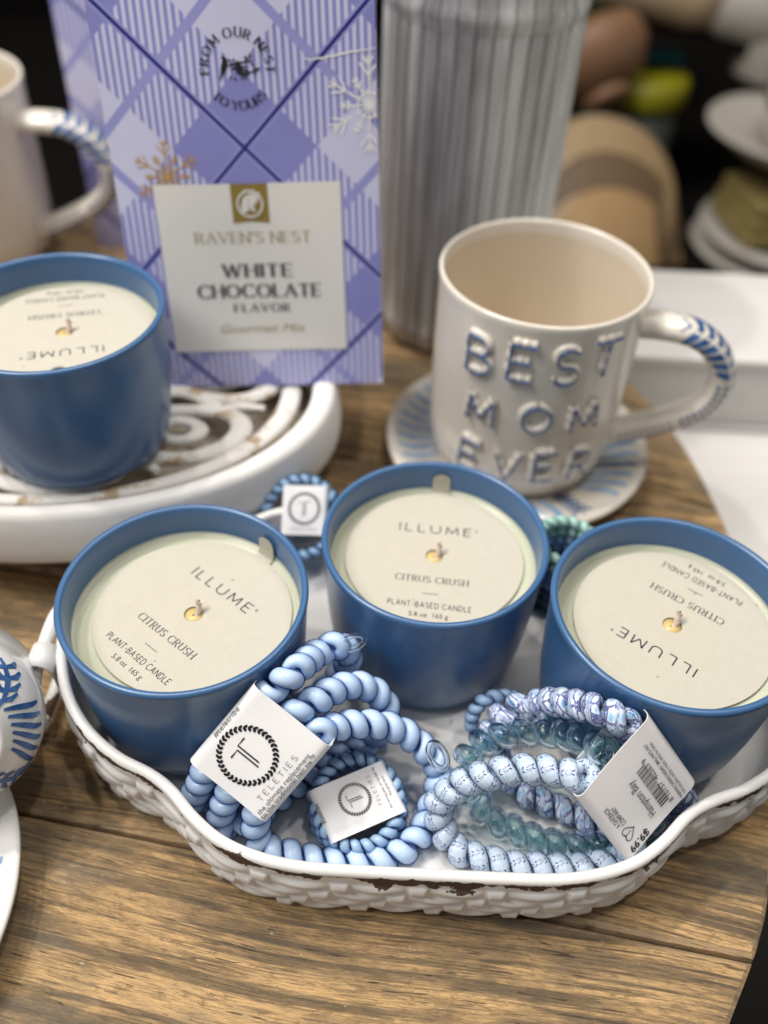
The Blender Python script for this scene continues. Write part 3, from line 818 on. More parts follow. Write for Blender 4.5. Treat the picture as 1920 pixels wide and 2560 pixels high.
    for k in range(34):
        a = rnd.uniform(0, 2*PI); rr = rnd.uniform(.15, 1)
        x, y = bx+.0010+.0036*rr*math.cos(a), by-.0002+.0024*rr*math.sin(a)
        d = rnd.uniform(-.5, .5); l = rnd.uniform(.0008, .0018); pr.taper([(x-l*math.cos(d), y-l*math.sin(d)), (x, y+.0003), (x+l*math.cos(d), y+l*math.sin(d))], .00042)
    def leaf(x, y, a, l=.0017): 
        c, s = math.cos(a), math.sin(a); w = l*.28
        pr.poly([(x, y), (x+c*l*.5-s*w, y+s*l*.5+c*w), (x+c*l, y+s*l), (x+c*l*.5+s*w, y+s*l*.5-c*w)])
    for P in ([(bx-.001, by+.0018), (bx+.003, by+.0022), (bx+.0068, by+.0028)], [(bx+.001, by-.0022), (bx+.004, by-.0022), (bx+.0082, by-.0002)], [(bx+.004, by+.0022), (bx+.0058, by+.0040)], [(bx+.0055, by+.0026), (bx+.0064, by+.0014)]): pr.taper(P, .0007)
    for x, y, a in ((-.0020, .0022, 1.9), (-.0012, .0024, .9), (.0042, .0030, 1.7), (.0052, .0034, .6), (.0058, .0040, 1.3), (.0060, .0018, -.7), (.0066, -.0012, -.7), (.0070, -.0010, 1.0), (.0080, -.0004, .3), (-.0018, -.0024, -2.2), (-.0006, -.0028, -1.4), (.0030, -.0026, -.7), (.0022, -.0026, -1.4), (.0074, -.0006, -.2)): leaf(bx+x, by+y, a)
    pr.lay('round_seal', f0, M['black'], bag)
    def flake(cx, cy, R, w, m, name):
        pr = Print()
        def in_(P): return [(min(x, BW-.0002), y) for x, y in P]
        for k in range(6):
            a = PI/2+k*PI/3; c, s = math.cos(a), math.sin(a)
            def at(r, o=0.0): return (cx+c*r-s*o, cy+s*r+c*o)
            segs = [[at(0), at(R)], [at(R*.60), at(R*.86, R*.20)], [at(R*.60), at(R*.86, -R*.20)], [at(R*.83), at(R*.98, R*.11)], [at(R*.83), at(R*.98, -R*.11)]]
            b = a+PI/6; cb, sb = math.cos(b), math.sin(b)
            def bt(r, o=0.0): return (cx+cb*r-sb*o, cy+sb*r+cb*o)
            segs += [[bt(0), bt(R*.66)], [bt(R*.42), bt(R*.52, R*.09)], [bt(R*.42), bt(R*.52, -R*.09)], [bt(R*.54), bt(R*.62, R*.07)], [bt(R*.54), bt(R*.62, -R*.07)], [at(R*.28), bt(R*.25)], [bt(R*.25), (cx+math.cos(a+PI/3)*R*.28, cy+math.sin(a+PI/3)*R*.28)]]
            for A, B in segs:
                if A[0] > BW-.0004: continue
                if B[0] > BW-.0004:
                    f = (BW-.0004-A[0])/(B[0]-A[0]); B = (A[0]+f*(B[0]-A[0]), A[1]+f*(B[1]-A[1]))
                pr.stroke([A, B], w)
        pr.disc(min(cx, BW-.0013), cy, R*.055, 14); pr.lay(name, f0, m, bag)
    flake(.1068, .1195, .0178, .00078, M['snow'], 'white_snowflake')
    flake(.0226, .0940, .0142, .00052, M['amber'], 'gold_snowflake')
    pr = Print(); P, _ = crom([(.0815, .1366, 0), (.0855, .1364, 0), (.092, .1372, 0), (.1, .1386, 0), (.1095, .1396, 0)], 20)
    pr.taper([(p.x, p.y+.0002*math.sin(i*2.1)) for i, p in enumerate(P)], .0007); pr.lay('crease', f0, M['snow'], bag)
    return bag
make_bag((-.0035, .3414, .0552), (2, -14, 3), .055, 'purple plaid bag with a white label and snowflakes standing on the carved stand')
make_bag((-.092, .560, .0006), (4, -8, 2), .05, 'second purple plaid bag mostly hidden behind the first one, blurred', False)

# ------------------------------------------------------------------ mugs and saucers
def sweep_handle(pts, width, thick, parent, m, c0):
    P, _ = crom([(x, 0, z) for x, z in pts], 60); T, N, B = frames(P)
    V, F, UV = [], [], []; n = 16
    for i, p in enumerate(P):
        t = Vector((T[i].z, 0, -T[i].x)); sgn = 1
        if t.dot(p-Vector((c0[0], 0, c0[1]))) < 0: t = -t
        for k in range(n):
            a = 2*PI*k/n; ca, sa = math.cos(a), math.sin(a)
            e = 1.0
            V.append(p+t*(thick/2*math.copysign(abs(ca)**e, ca))+Vector((0, width/2*math.copysign(abs(sa)**e, sa), 0)))
    for i in range(len(P)-1):
        for k in range(n): F.append((i*n+k, (i+1)*n+k, (i+1)*n+(k+1) % n, i*n+(k+1) % n))
    h = mesh_obj('handle', V, F, m, parent); recalc(h)
    def onto(s, w):                      # s along 0..1, w across -1..1 on the outer face
        f = s*(len(P)-1); i = min(int(f), len(P)-2); g = f-i; p = P[i].lerp(P[i+1], g); tt = T[i].lerp(T[i+1], g)
        t = Vector((tt.z, 0, -tt.x)).normalized()
        if t.dot(p-Vector((c0[0], 0, c0[1]))) < 0: t = -t
        th = math.radians(max(-150, min(120, 92*w-26)))      # round the band, a little towards the near side
        return p+t*((thick/2+.0003)*math.cos(th))+Vector((0, (width/2+.0003)*math.sin(th), 0))
    return h, onto
def leaf_band(onto, parent):
    pr = Print()
    pr.poly([(.085, -.05), (.13, .62), (.160, .25), (.19, -.05), (.160, -.3), (.13, -.70)])
    for k in range(6):
        s = .19+k*.042
        for sg in (-1, 1): pr.taper([(s+.030, 0), (s+.016, .40*sg), (s-.002, .75*sg), (s-.010, .97*sg)], .033)
    for k in range(9):
        s = .46+k*.028; pr.taper([(s, -.985), (s+.004, -.85), (s+.007, -.4), (s+.009, 0), (s+.007, .4), (s+.004, .85), (s, .985)], .0195)
    for k in range(8):
        s = .73+k*.030
        for sg in (-1, 1): pr.taper([(s, 0), (s+.012, .45*sg), (s+.010, .95*sg)], .029)
    # long strokes are broken up so that they follow the curve
    return pr.lay('painted_leaves', lambda x, y: onto(x, y), M['brush'], parent)
def mug_body(parent, k=1.0):
    prof = [(.001, .003), (.030, .003), (.032, .0), (.0345, .0), (.0375, .0015), (.0415, .0065), (.0440, .0135), (.0452, .024), (.0457, .045), (.0459, .075), (.0460, .0905), (.0464, .0955), (.0466, .0978), (.0463, .0988), (.0455, .0993), (.0447, .0988), (.0443, .0975), (.0440, .093), (.0432, .06), (.0428, .03), (.0405, .014), (.034, .0075), (.02, .0060), (.001, .0058)]
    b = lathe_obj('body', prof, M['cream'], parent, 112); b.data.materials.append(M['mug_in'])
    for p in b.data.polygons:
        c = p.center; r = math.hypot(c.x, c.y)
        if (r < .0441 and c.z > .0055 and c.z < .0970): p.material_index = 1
    return b
def make_mug(loc, rz, label, words):
    g = empty('mug', loc, rz, label, 'mug', 'cream mugs with blue leaves on the handle')
    b = mug_body(g)
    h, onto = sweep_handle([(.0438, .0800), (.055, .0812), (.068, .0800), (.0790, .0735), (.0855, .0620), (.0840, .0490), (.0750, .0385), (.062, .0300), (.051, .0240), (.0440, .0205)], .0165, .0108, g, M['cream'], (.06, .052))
    leaf_band(onto, h)
    if not words: return g
    rad = .0458
    # word rows: (letter, angle of its middle in degrees from straight ahead, centre height)
    rows = [[('B', -37.5, .0756), ('E', -14.5, .0757), ('S', 7.5, .0752), ('T', 30.5, .0768)], [('M', -32.0, .0475), ('O', -.5, .0476), ('M', 25.5, .0478)], [('E', -36.5, .0175), ('V', -14.5, .0190), ('E', 6.0, .0200), ('R', 28.5, .0190)]]
    wob = random.Random(3)
    rows = [[('B', -37.5, .0800), ('E', -14.5, .0825), ('S', 8.0, .0822), ('T', 29.5, .0838)], [('M', -32.5, .0540), ('O', -2.0, .0552), ('M', 24.5, .0548)], [('E', -36.0, .0275), ('V', -13.5, .0275), ('E', 7.0, .0290), ('R', 29.0, .0275)]]
    for row in rows:
        for ch, deg, zc_ in row:
            w, strokes = GL[ch]; hgt = .0165 if row is not rows[1] else .0130
            if row is rows[2]: hgt = .0150
            lt, bl = MB(), MB(); tilt = wob.uniform(-.05, .09)
            for st_ in strokes:
                sx = hgt*{'B': 1.12, 'E': 1.12, 'S': 1.12, 'T': 1.15, 'M': 1.08, 'O': 1.0, 'V': .98, 'R': 1.05}[ch]
                pl = [((x-w/2)*sx, (y-.5)*hgt) for x, y in st_]
                pl = [(x+y*tilt, y-x*tilt) for x, y in pl]
                if len(pl) == 2: pl = [pl[0], ((pl[0][0]+pl[1][0])/2, (pl[0][1]+pl[1][1])/2), pl[1]]
                closed = len(pl) > 5 and math.hypot(pl[0][0]-pl[-1][0], pl[0][1]-pl[-1][1]) < 1e-5
                def to3(x, y, off):
                    a = math.radians(deg)+x/rad-rz; z = zc_+y; r_ = rad-(.0012 if z < .018 else 0)+off-(.0018 if z < .012 else 0)
                    return Vector((r_*math.sin(a), -r_*math.cos(a), z))
                P, _ = crom([to3(x, y, .0006) for x, y in pl], 26)
                V, F, UV = tube(P, .00185, 9, False, lambda q: 1+.12*math.sin(q*17+deg)-.25*(abs(2*q-1)**6)); lt.add(V, F, UV)
                P, _ = crom([to3(x+.0005, y-.0011, .0020) for x, y in pl], 26)
                V, F, UV = tube(P, .00075, 6, False, lambda q: .95+.15*math.sin(q*9+deg*3)); bl.add(V, F, UV)
            o = lt.obj('raised_letter', M['cream'], g); bl.obj('blue_stroke', M['brush'], o)
    return g
def saucer_profile(R): return [(.001, .0022), (R*.50, .0020), (R*.52, .0), (R*.56, .0), (R*.60, .0024), (R*.85, .0070), (R*.975, .0105), (R, .0121), (R*.995, .0133), (R*.97, .0137), (R*.93, .0124), (R*.80, .0094), (R*.62, .0062), (R*.55, .0052), (.001, .0050)]
def make_saucer(loc, R, label, rz=0.0, pale=False):
    g = empty('saucer', loc, rz, label, 'saucer', 'saucers with blue brush strokes')
    lathe_obj('dish', saucer_profile(R), M['white'] if pale else M['cream'], g, 120)
    top_ = [(0, .0050), (R*.55, .0052), (R*.62, .0062), (R*.80, .0094), (R*.93, .0124), (R*.97, .0137)]
    def on(r, a):
        z = top_[-1][1]
        for (r0, z0), (r1, z1) in zip(top_, top_[1:]):
            if r0 <= r <= r1: z = z0+(z1-z0)*(r-r0)/(r1-r0); break
        return (r*math.cos(a), r*math.sin(a), z+.00035)
    pr = Print()
    for k in range(44):
        a = 2*PI*k/44
        if k % 11 in (0, 1, 2): continue
        pr.taper([(R*(.62+.30*i/6), R*.78*(a+.10*math.sin(i/6*2.2))) for i in range(7)], R*.055)
    pr2 = Print()
    for k in (0, 11, 22, 33):
        a = 2*PI*(k+1)/44
        for q in range(5):
            r0 = R*(.60+.06*q)
            for sg in (-1, 1): pr2.taper([(r0, R*.78*a), (r0+R*.03, R*.78*(a+sg*.055)), (r0+R*.05, R*.78*(a+sg*.10))], R*.030)
        pr2.taper([(R*(.58+.34*i/6), R*.78*a) for i in range(7)], R*.022)
    # strokes are drawn in (radius, angle): widths along the angle need the radius
    pr.V = [(r, a/(R*.78)) for r, a in pr.V]; pr2.V = [(r, a/(R*.78)) for r, a in pr2.V]
    m = M['brush_pale']
    pr.lay('painted_strokes', lambda r, a: on(r, a), m, g); pr2.lay('painted_sprigs', lambda r, a: on(r, a), M['brush'], g)
    return g
make_saucer((.0660, .3585, .0002), .0668, 'cream saucer with blue brush strokes under the BEST MOM EVER mug', .35)
mg = make_mug((.0660, .3580, .0056), math.radians(-12), 'cream mug with raised BEST MOM EVER lettering standing on a saucer', True); mg.scale = (1.012, 1.012, 1.045)
mg = make_mug((-.2800, .5350, .0003), math.radians(-4), 'cream mug at the upper left edge behind the candle, blue leaves on its handle', False); mg.scale = (1.22, 1.22, 1.13)
make_saucer((-.1885, .1075, .0002), .0760, 'white saucer with pale blue strokes at the lower left edge', 1.9, True)

# small cup tipped on its side, base towards us
cup = empty('tipped_cup', (-.1303, .1418, .0567), 0, 'white cup with blue fern strokes lying tipped on the lower left saucer', 'cup')
cprof = [(.001, .0030), (.0125, .0030), (.0135, .0012), (.0150, .0), (.0165, .0006), (.0178, .0030), (.0215, .0052), (.0262, .0092), (.0292, .0150), (.0302, .0215), (.0296, .030), (.0288, .040), (.0292, .050), (.0280, .0505), (.0272, .046), (.0275, .020), (.020, .010), (.001, .0070)]
cb = lathe_obj('body', cprof, M['white'], cup, 96)
outer = cprof[5:11]
CL = [0.0]
for A_, B_ in zip(outer, outer[1:]): CL.append(CL[-1]+math.hypot(B_[0]-A_[0], B_[1]-A_[1]))
def on_cup(s, w):
    a = w/.027; s = max(0, min(CL[-1]*.9999, s)); i = max(k for k in range(len(CL)-1) if CL[k] <= s); f = (s-CL[i])/(CL[i+1]-CL[i])
    r = outer[i][0]*(1-f)+outer[i+1][0]*f; z = outer[i][1]*(1-f)+outer[i+1][1]*f
    return (r*1.008*math.cos(a), r*1.008*math.sin(a), z-.0003)
pr = Print()
for k in range(4):
    A = 2*PI*k/4*.027
    for i in range(6):
        a = A+.0042*i; pr.taper([(.0015+.0135*j/9, a+.0065*math.sin(j/9*1.5)) for j in range(10)], .0022)
    stem = [(.0005+.017*j/9, A+.0395-.010*(j/9)**1.5) for j in range(10)]; pr.taper(stem, .0022)
    for i in range(1, 8, 2):
        x, y = stem[i]
        pr.taper([(x+.0005, y), (x-.0005, y-.003), (x+.0015, y-.0055)], .0022); pr.taper([(x+.001, y), (x+.0035, y+.002), (x+.0065, y+.0022)], .0022)
pr.lay('painted_ferns', on_cup, M['brush'], cb)
cup.scale = (.92, .92, .92)
ax = Vector((-.35, .72, -.52)).normalized()                # from the base to the mouth
cup.rotation_euler = (ax.to_track_quat('Z', 'Y').to_matrix() @ Matrix.Rotation(-.3, 3, 'Z')).to_euler()
hp, _ = crom([(.029, 0, .018), (.040, 0, .018), (.046, 0, .028), (.042, 0, .038), (.029, 0, .041)], 30)
V, F, UV = tube(hp, .0042, 12, False); hd = mesh_obj('handle', V, F, M['white'], cup); hd.rotation_euler.z = math.radians(15)

# ------------------------------------------------------------------ ribbed jar
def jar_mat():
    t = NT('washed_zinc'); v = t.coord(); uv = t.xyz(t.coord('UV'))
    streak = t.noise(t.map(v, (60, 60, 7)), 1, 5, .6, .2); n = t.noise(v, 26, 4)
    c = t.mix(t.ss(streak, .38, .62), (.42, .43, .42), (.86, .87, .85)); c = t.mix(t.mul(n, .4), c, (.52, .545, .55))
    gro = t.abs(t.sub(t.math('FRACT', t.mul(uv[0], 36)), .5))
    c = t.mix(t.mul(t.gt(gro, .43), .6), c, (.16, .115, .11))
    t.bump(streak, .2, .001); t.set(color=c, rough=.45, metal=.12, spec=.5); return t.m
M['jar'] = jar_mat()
def ribs(r, z, a):
    k = 1.0 if .012 < z < .176 else 0.0
    f = abs((a/(2*PI)*36) % 1-.5); return r+k*(.0016*(1-(f/.5)**4)-.0010)
jprof = [(.001, .002), (.040, .002), (.046, .0), (.0485, .003), (.0495, .0115), (.0497, .0125)]+[(.0495, .013+.162*i/12) for i in range(13)]+[(.0496, .1772), (.0508, .1800), (.0512, .1830), (.0500, .1860), (.0494, .1900), (.0492, .2150), (.0505, .2190), (.0498, .2215), (.0480, .2190), (.0475, .19), (.0472, .17), (.0465, .012), (.001, .008)]
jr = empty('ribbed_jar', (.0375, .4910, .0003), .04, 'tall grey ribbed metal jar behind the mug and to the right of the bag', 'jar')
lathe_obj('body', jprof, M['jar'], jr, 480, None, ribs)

# ------------------------------------------------------------------ hair ties
PATHS = {
    'A1': [(-0.0524, 0.1523, 0.0401), (-0.0368, 0.1646, 0.0570), (-0.0289, 0.1682, 0.0640), (-0.0245, 0.1763, 0.0610), (-0.0209, 0.1850, 0.0550), (-0.0168, 0.1878, 0.0550), (-0.0137, 0.1906, 0.0530), (-0.0103, 0.1930, 0.0460), (-0.0112, 0.1935, 0.0360), (-0.0190, 0.1895, 0.0260), (-0.0333, 0.1661, 0.0360), (-0.0508, 0.1573, 0.0140), (-0.0597, 0.1512, 0.0100), (-0.0612, 0.1499, 0.0160), (-0.0585, 0.1499, 0.0240)],
    'A2': [(-0.0438, 0.1478, 0.0357), (-0.0282, 0.1602, 0.0527), (-0.0189, 0.1680, 0.0530), (-0.0137, 0.1743, 0.0500), (-0.0082, 0.1784, 0.0470), (-0.0035, 0.1807, 0.0430), (0.0004, 0.1812, 0.0390), (0.0037, 0.1804, 0.0340), (0.0046, 0.1792, 0.0260), (0.0012, 0.1782, 0.0160), (-0.0030, 0.1767, 0.0110), (-0.0078, 0.1734, 0.0100), (-0.0139, 0.1709, 0.0090), (-0.0289, 0.1588, 0.0085), (-0.0423, 0.1459, 0.0085), (-0.0496, 0.1431, 0.0085), (-0.0510, 0.1447, 0.0150)],
    'A3': [(-0.0352, 0.1434, 0.0314), (-0.0197, 0.1557, 0.0484), (-0.0156, 0.1609, 0.0460), (-0.0091, 0.1651, 0.0430), (-0.0017, 0.1677, 0.0400), (0.0051, 0.1696, 0.0360), (0.0115, 0.1703, 0.0310), (0.0168, 0.1683, 0.0270), (0.0214, 0.1668, 0.0220), (0.0242, 0.1644, 0.0170), (0.0243, 0.1606, 0.0130), (0.0225, 0.1556, 0.0100), (0.0199, 0.1473, 0.0085), (0.0141, 0.1396, 0.0085), (0.0078, 0.1359, 0.0080), (-0.0019, 0.1331, 0.0080), (-0.0146, 0.1331, 0.0080), (-0.0263, 0.1348, 0.0080), (-0.0345, 0.1363, 0.0090), (-0.0381, 0.1392, 0.0140)],
    'C1': [(0.0455, 0.1763, 0.0360), (0.0507, 0.1775, 0.0400), (0.0566, 0.1779, 0.0420), (0.0615, 0.1723, 0.0520), (0.0669, 0.1654, 0.0610), (0.0725, 0.1594, 0.0670), (0.0786, 0.1557, 0.0670), (0.0818, 0.1582, 0.0601), (0.0972, 0.1520, 0.0406), (0.1110, 0.1562, 0.0160), (0.1066, 0.1532, 0.0100), (0.0943, 0.1499, 0.0090), (0.0843, 0.1507, 0.0090), (0.0767, 0.1522, 0.0090), (0.0727, 0.1545, 0.0090), (0.0681, 0.1562, 0.0090), (0.0629, 0.1585, 0.0090), (0.0579, 0.1597, 0.0100), (0.0529, 0.1623, 0.0120), (0.0478, 0.1672, 0.0160), (0.0437, 0.1717, 0.0220), (0.0429, 0.1751, 0.0300)],
    'C2': [(0.0343, 0.1656, 0.0280), (0.0375, 0.1668, 0.0320), (0.0419, 0.1672, 0.0350), (0.0474, 0.1680, 0.0380), (0.0543, 0.1685, 0.0390), (0.0615, 0.1658, 0.0430), (0.0677, 0.1603, 0.0490), (0.0729, 0.1542, 0.0540), (0.0755, 0.1525, 0.0541), (0.0909, 0.1464, 0.0346), (0.0991, 0.1475, 0.0120), (0.0955, 0.1467, 0.0095), (0.0874, 0.1434, 0.0090), (0.0786, 0.1429, 0.0085), (0.0726, 0.1423, 0.0085), (0.0656, 0.1429, 0.0085), (0.0604, 0.1441, 0.0085), (0.0552, 0.1457, 0.0085), (0.0500, 0.1477, 0.0090), (0.0434, 0.1499, 0.0100), (0.0391, 0.1533, 0.0130), (0.0351, 0.1575, 0.0180), (0.0332, 0.1618, 0.0230)],
    'C3': [(0.0268, 0.1491, 0.0300), (0.0319, 0.1502, 0.0360), (0.0380, 0.1499, 0.0410), (0.0454, 0.1505, 0.0440), (0.0534, 0.1501, 0.0460), (0.0609, 0.1479, 0.0490), (0.0666, 0.1446, 0.0510), (0.0693, 0.1469, 0.0481), (0.0846, 0.1407, 0.0286), (0.0900, 0.1386, 0.0120), (0.0852, 0.1377, 0.0095), (0.0770, 0.1353, 0.0085), (0.0679, 0.1347, 0.0075), (0.0574, 0.1348, 0.0075), (0.0499, 0.1350, 0.0075), (0.0447, 0.1357, 0.0080), (0.0389, 0.1367, 0.0085), (0.0336, 0.1377, 0.0090), (0.0295, 0.1400, 0.0100), (0.0261, 0.1433, 0.0130), (0.0237, 0.1468, 0.0180), (0.0238, 0.1490, 0.0240)],
    'D': [(0.0442, 0.1879, 0.0300), (0.0399, 0.1868, 0.0290), (0.0373, 0.1856, 0.0240), (0.0366, 0.1850, 0.0180), (0.0382, 0.1844, 0.0120), (0.0434, 0.1835, 0.0080), (0.0525, 0.1855, 0.0080), (0.0575, 0.1900, 0.0120), (0.0564, 0.1915, 0.0200), (0.0509, 0.1903, 0.0270)],
    'tagB': [(-0.0210, 0.1507, 0.0234), (0.0037, 0.1625, 0.0252), (0.0135, 0.1479, 0.0186), (-0.0122, 0.1352, 0.0166)],
    'tagC': [(0.0857, 0.1559, 0.0717), (0.1054, 0.1480, 0.0467), (0.0844, 0.1292, 0.0267), (0.0647, 0.1371, 0.0517)],
    'tagE': [(-0.0440, 0.2795, 0.0446), (-0.0241, 0.2794, 0.0460), (-0.0248, 0.2652, 0.0296), (-0.0438, 0.2658, 0.0288)]}
def coil(P, wire, rh, pitch, sides, seg, closed=True):
    """helix of wire wound round the closed curve P; returns centre points in order"""
    _, L = crom(P, 50, closed); turns = max(6, round(L/pitch)); n = turns*seg
    C, L = crom(P, n, closed); T, N, B = frames(C, closed); out = []
    for i in range(n):
        a = 2*PI*turns*i/n
        out.append(C[i]+(N[i]*math.cos(a)+B[i]*math.sin(a))*rh)
    return out, C
def wind(H, C, r, sides, rise=0.0):
    n = len(H); V, F, UV = [], [], []; s = 0.0
    for i in range(n):
        t = (H[(i+1) % n]-H[i-1]).normalized(); o = (H[i]-C[i]); o = (o-t*o.dot(t)).normalized(); b = t.cross(o)
        if i: s += (H[i]-H[i-1]).length
        for k in range(sides):
            a = 2*PI*k/sides; V.append(H[i]+o*(r*math.cos(a)*.76)+b*(r*math.sin(a)*1.0)); UV.append((s*1000, k/sides))
    for i in range(n):
        for k in range(sides):
            F.append((i*sides+k, ((i+1) % n)*sides+k, ((i+1) % n)*sides+(k+1) % sides, i*sides+(k+1) % sides))
    return V, F, UV
def hair_tie(parent, P, core, skin, wire=.00345, rh=.00285, pitch=.0074, ratio=.855, joint=None, seg=22, sides=12, label=None):
    H, C = coil([Vector(p) for p in P], wire, rh, pitch, sides, seg)
    if core:
        o = mesh_obj('hair_tie', *wind(H, C, wire*ratio, sides)[:2], core, parent, True, wind(H, C, wire*ratio, sides)[2])
        s = mesh_obj('clear_skin', *wind(H, C, wire, sides)[:2], skin, o, True)
    else:
        o = mesh_obj('hair_tie', *wind(H, C, wire, sides)[:2], skin, parent, True)
    if joint:
        c, n, up_, r = joint; c, n, up_ = Vector(c), Vector(n).normalized(), Vector(up_).normalized(); e = n.cross(up_).normalized(); up_ = e.cross(n)
        V, F, UV = tube([c+up_*(r*math.cos(t))+e*(r*.55*math.sin(t)) for t in [2*PI*i/28 for i in range(28)]], .0011, 8, True)
        j = mesh_obj('clear_joint', V, F, M['clear'], o)
    if label: o['label'] = label
    return o
def sleeve_fn(Q, depth, r):
    Q = [Vector(q) for q in Q]
    e1 = (Q[1]-Q[0]+Q[2]-Q[3])/2; W_ = e1.length; e1.normalize()
    e2 = (Q[3]-Q[0]+Q[2]-Q[1])/2; Lh = e2.length; e2.normalize()
    n = e2.cross(e1).normalized(); C = (Q[0]+Q[1]+Q[2]+Q[3])/4
    if n.dot(Vector((0, 0, CAM_Z))-C) < 0: n = -n
    O = C-e1*W_/2-e2*Lh/2
    def cross(a):
        """a: metres along the cross-section, 0 at the first fold's flat start; goes over the face, round the far fold, the back, and home"""
        per = [(W_-2*r), PI*r/2, depth-2*r, PI*r/2, W_-2*r, PI*r/2, depth-2*r, PI*r/2]; tot = sum(per); a %= tot
        x, y, d = r, 0.0, 0.0; ang = 0.0
        for k, L in enumerate(per):
            if a <= L or k == 7:
                if k % 2 == 0: return x+math.cos(ang)*a, y+math.sin(ang)*a, ang
                th = a/r; cx, cy = x-math.sin(ang)*r, y+math.cos(ang)*r
                return cx+math.sin(ang+th)*r, cy-math.cos(ang+th)*r, ang+th
            if k % 2 == 0: x += math.cos(ang)*L; y += math.sin(ang)*L
            else:
                cx, cy = x-math.sin(ang)*r, y+math.cos(ang)*r; ang += PI/2; x, y = cx+math.sin(ang)*r, cy-math.cos(ang)*r
            a -= L
        return x, y, ang
    tot = 2*(W_-2*r)+2*(depth-2*r)+2*PI*r
    def f(a, v, off=0.0):
        x, y, ang = cross(a); ox, oy = math.sin(ang)*off, -math.cos(ang)*off
        bow = .0006*math.sin(PI*max(0, min(1, x/W_)))*(1 if y < depth/2 else 0)*(2*v/Lh-1)**2
        return O+e1*(x+ox)+e2*v-n*(y+oy+bow)
    return f, tot, W_, Lh, n, e1, e2, O
def make_sleeve(parent, Q, depth, r, label=None):
    f, tot, W_, Lh, n, e1, e2, O = sleeve_fn(Q, depth, r)
    V, F = [], []; na, nv = 72, 8
    for off in (0.0, -.0003):
        for i in range(na):
            for j in range(nv+1): V.append(f(tot*i/na, Lh*j/nv, off))
    m = na*(nv+1)
    for i in range(na):
        i2 = (i+1) % na
        for j in range(nv):
            a, b, c, d = i*(nv+1)+j, i2*(nv+1)+j, i2*(nv+1)+j+1, i*(nv+1)+j+1
            F.append((a, d, c, b)); F.append((m+a, m+b, m+c, m+d))
        for j in (0, nv): a, b = i*(nv+1)+j, i2*(nv+1)+j; F.append((a, b, m+b, m+a))
    o = mesh_obj('card_sleeve', V, F, M['card'], parent, False); recalc(o)
    for p in o.data.polygons: p.use_smooth = True
    mod = o.modifiers.new('edge', 'EDGE_SPLIT'); mod.split_angle = math.radians(50)
    if label: o['label'] = label
    return o, f, W_, Lh, tot
def tie_logo(pr, x, y, R):
    nb = 36
    for k in range(nb):
        a = 2*PI*k/nb; P = []
        for i in range(6):
            t = i/5; rr = R*(.82+.18*t); aa = a+.085*math.sin(t*PI)-.05*t+.02; P.append((x+rr*math.cos(aa), y+rr*math.sin(aa)))
        pr.taper(P, R*.100)
        pr.disc(P[1][0], P[1][1], R*.045, 8); pr.disc(P[4][0], P[4][1], R*.047, 8)
    w = R*.05
    pr.stroke([(x-R*.40, y+R*.36), (x-R*.065, y+R*.36), (x-R*.065, y-R*.50)], w)
    pr.stroke([(x+R*.40, y+R*.44), (x+R*.065, y+R*.44), (x+R*.065, y-R*.42)], w)

def brand_print(sl, f, W_, Lh, r, lines, logo, R, name_w, small, tot, fold=True):
    """print in a frame that reads along -v with its top towards a=0"""
    g = lambda x, y: f(W_-r-y-(0), Lh-x, .00025)          # x along the reading line, y up from the far fold
    lx, ly = logo
    pr = Print(); tie_logo(pr, Lh*(1-lx), W_-W_*ly, R); pr.lay('brand_mark', g, M['black'], sl)
    pr = Print()
    for kind, s, h, fit, bx, ay in lines:
        y = W_-W_*ay
        T = stroke_text(s, h, .075, .55, 1.0) if kind == 'caps' else font_text(s, h)
        pr.text(T, Lh*(1-bx), y-h*.4, fit=fit)
    pr.lay('printed_lettering', g, M['greyink'], sl)
    if fold:
        pr = Print(); pr.text(font_text('#teletribe', .0024), Lh*.55, W_-r+.0010, fit=.0125 if Lh > .03 else .007)
        pr.text(font_text('www.teleties.com', .0024), Lh*.52, W_-r+.0042, fit=.0175 if Lh > .03 else .010)
        pr.lay('fold_lettering', g, M['greyink'], sl)
core = {k: coil_core(k) for k in ('sky', 'dusty', 'arrows', 'floral', 'mint', 'plum', 'deep')}

QA = [[-0.03915, 0.16255, 0.06772], [-0.01314, 0.14899, 0.05464], [-0.03307, 0.13319, 0.03293], [-0.05908, 0.14673, 0.04601]]
pk = empty('hair_tie_pack', (0, 0, 0), 0, 'largest sky blue spiral tie pack, its white TELETIES sleeve leaning on the left candle', 'hair ties', 'packs of spiral hair ties in the tray')
sl, f, W_, Lh, tot = make_sleeve(pk, QA, .0150, .0030)
brand_print(sl, f, W_, Lh, .0030, [('caps', 'TELETIES', .0019, .0190, .565, .795), ('font', 'the ultimate replacement', .0023, .0262, .572, .868), ('font', 'to the traditional hair tie\u2122', .0023, .0275, .565, .922)], (.575, .4165), .0101, .019, 0, tot)
hair_tie(pk, PATHS['A1'], core['sky'], M['shell_blue'], joint=((-.0085, .190, .056), (.3, -.75, .6), (1, .2, .3), .0042))
hair_tie(pk, PATHS['A2'], core['sky'], M['shell_blue'])
hair_tie(pk, PATHS['A3'], core['sky'], M['shell_blue'])

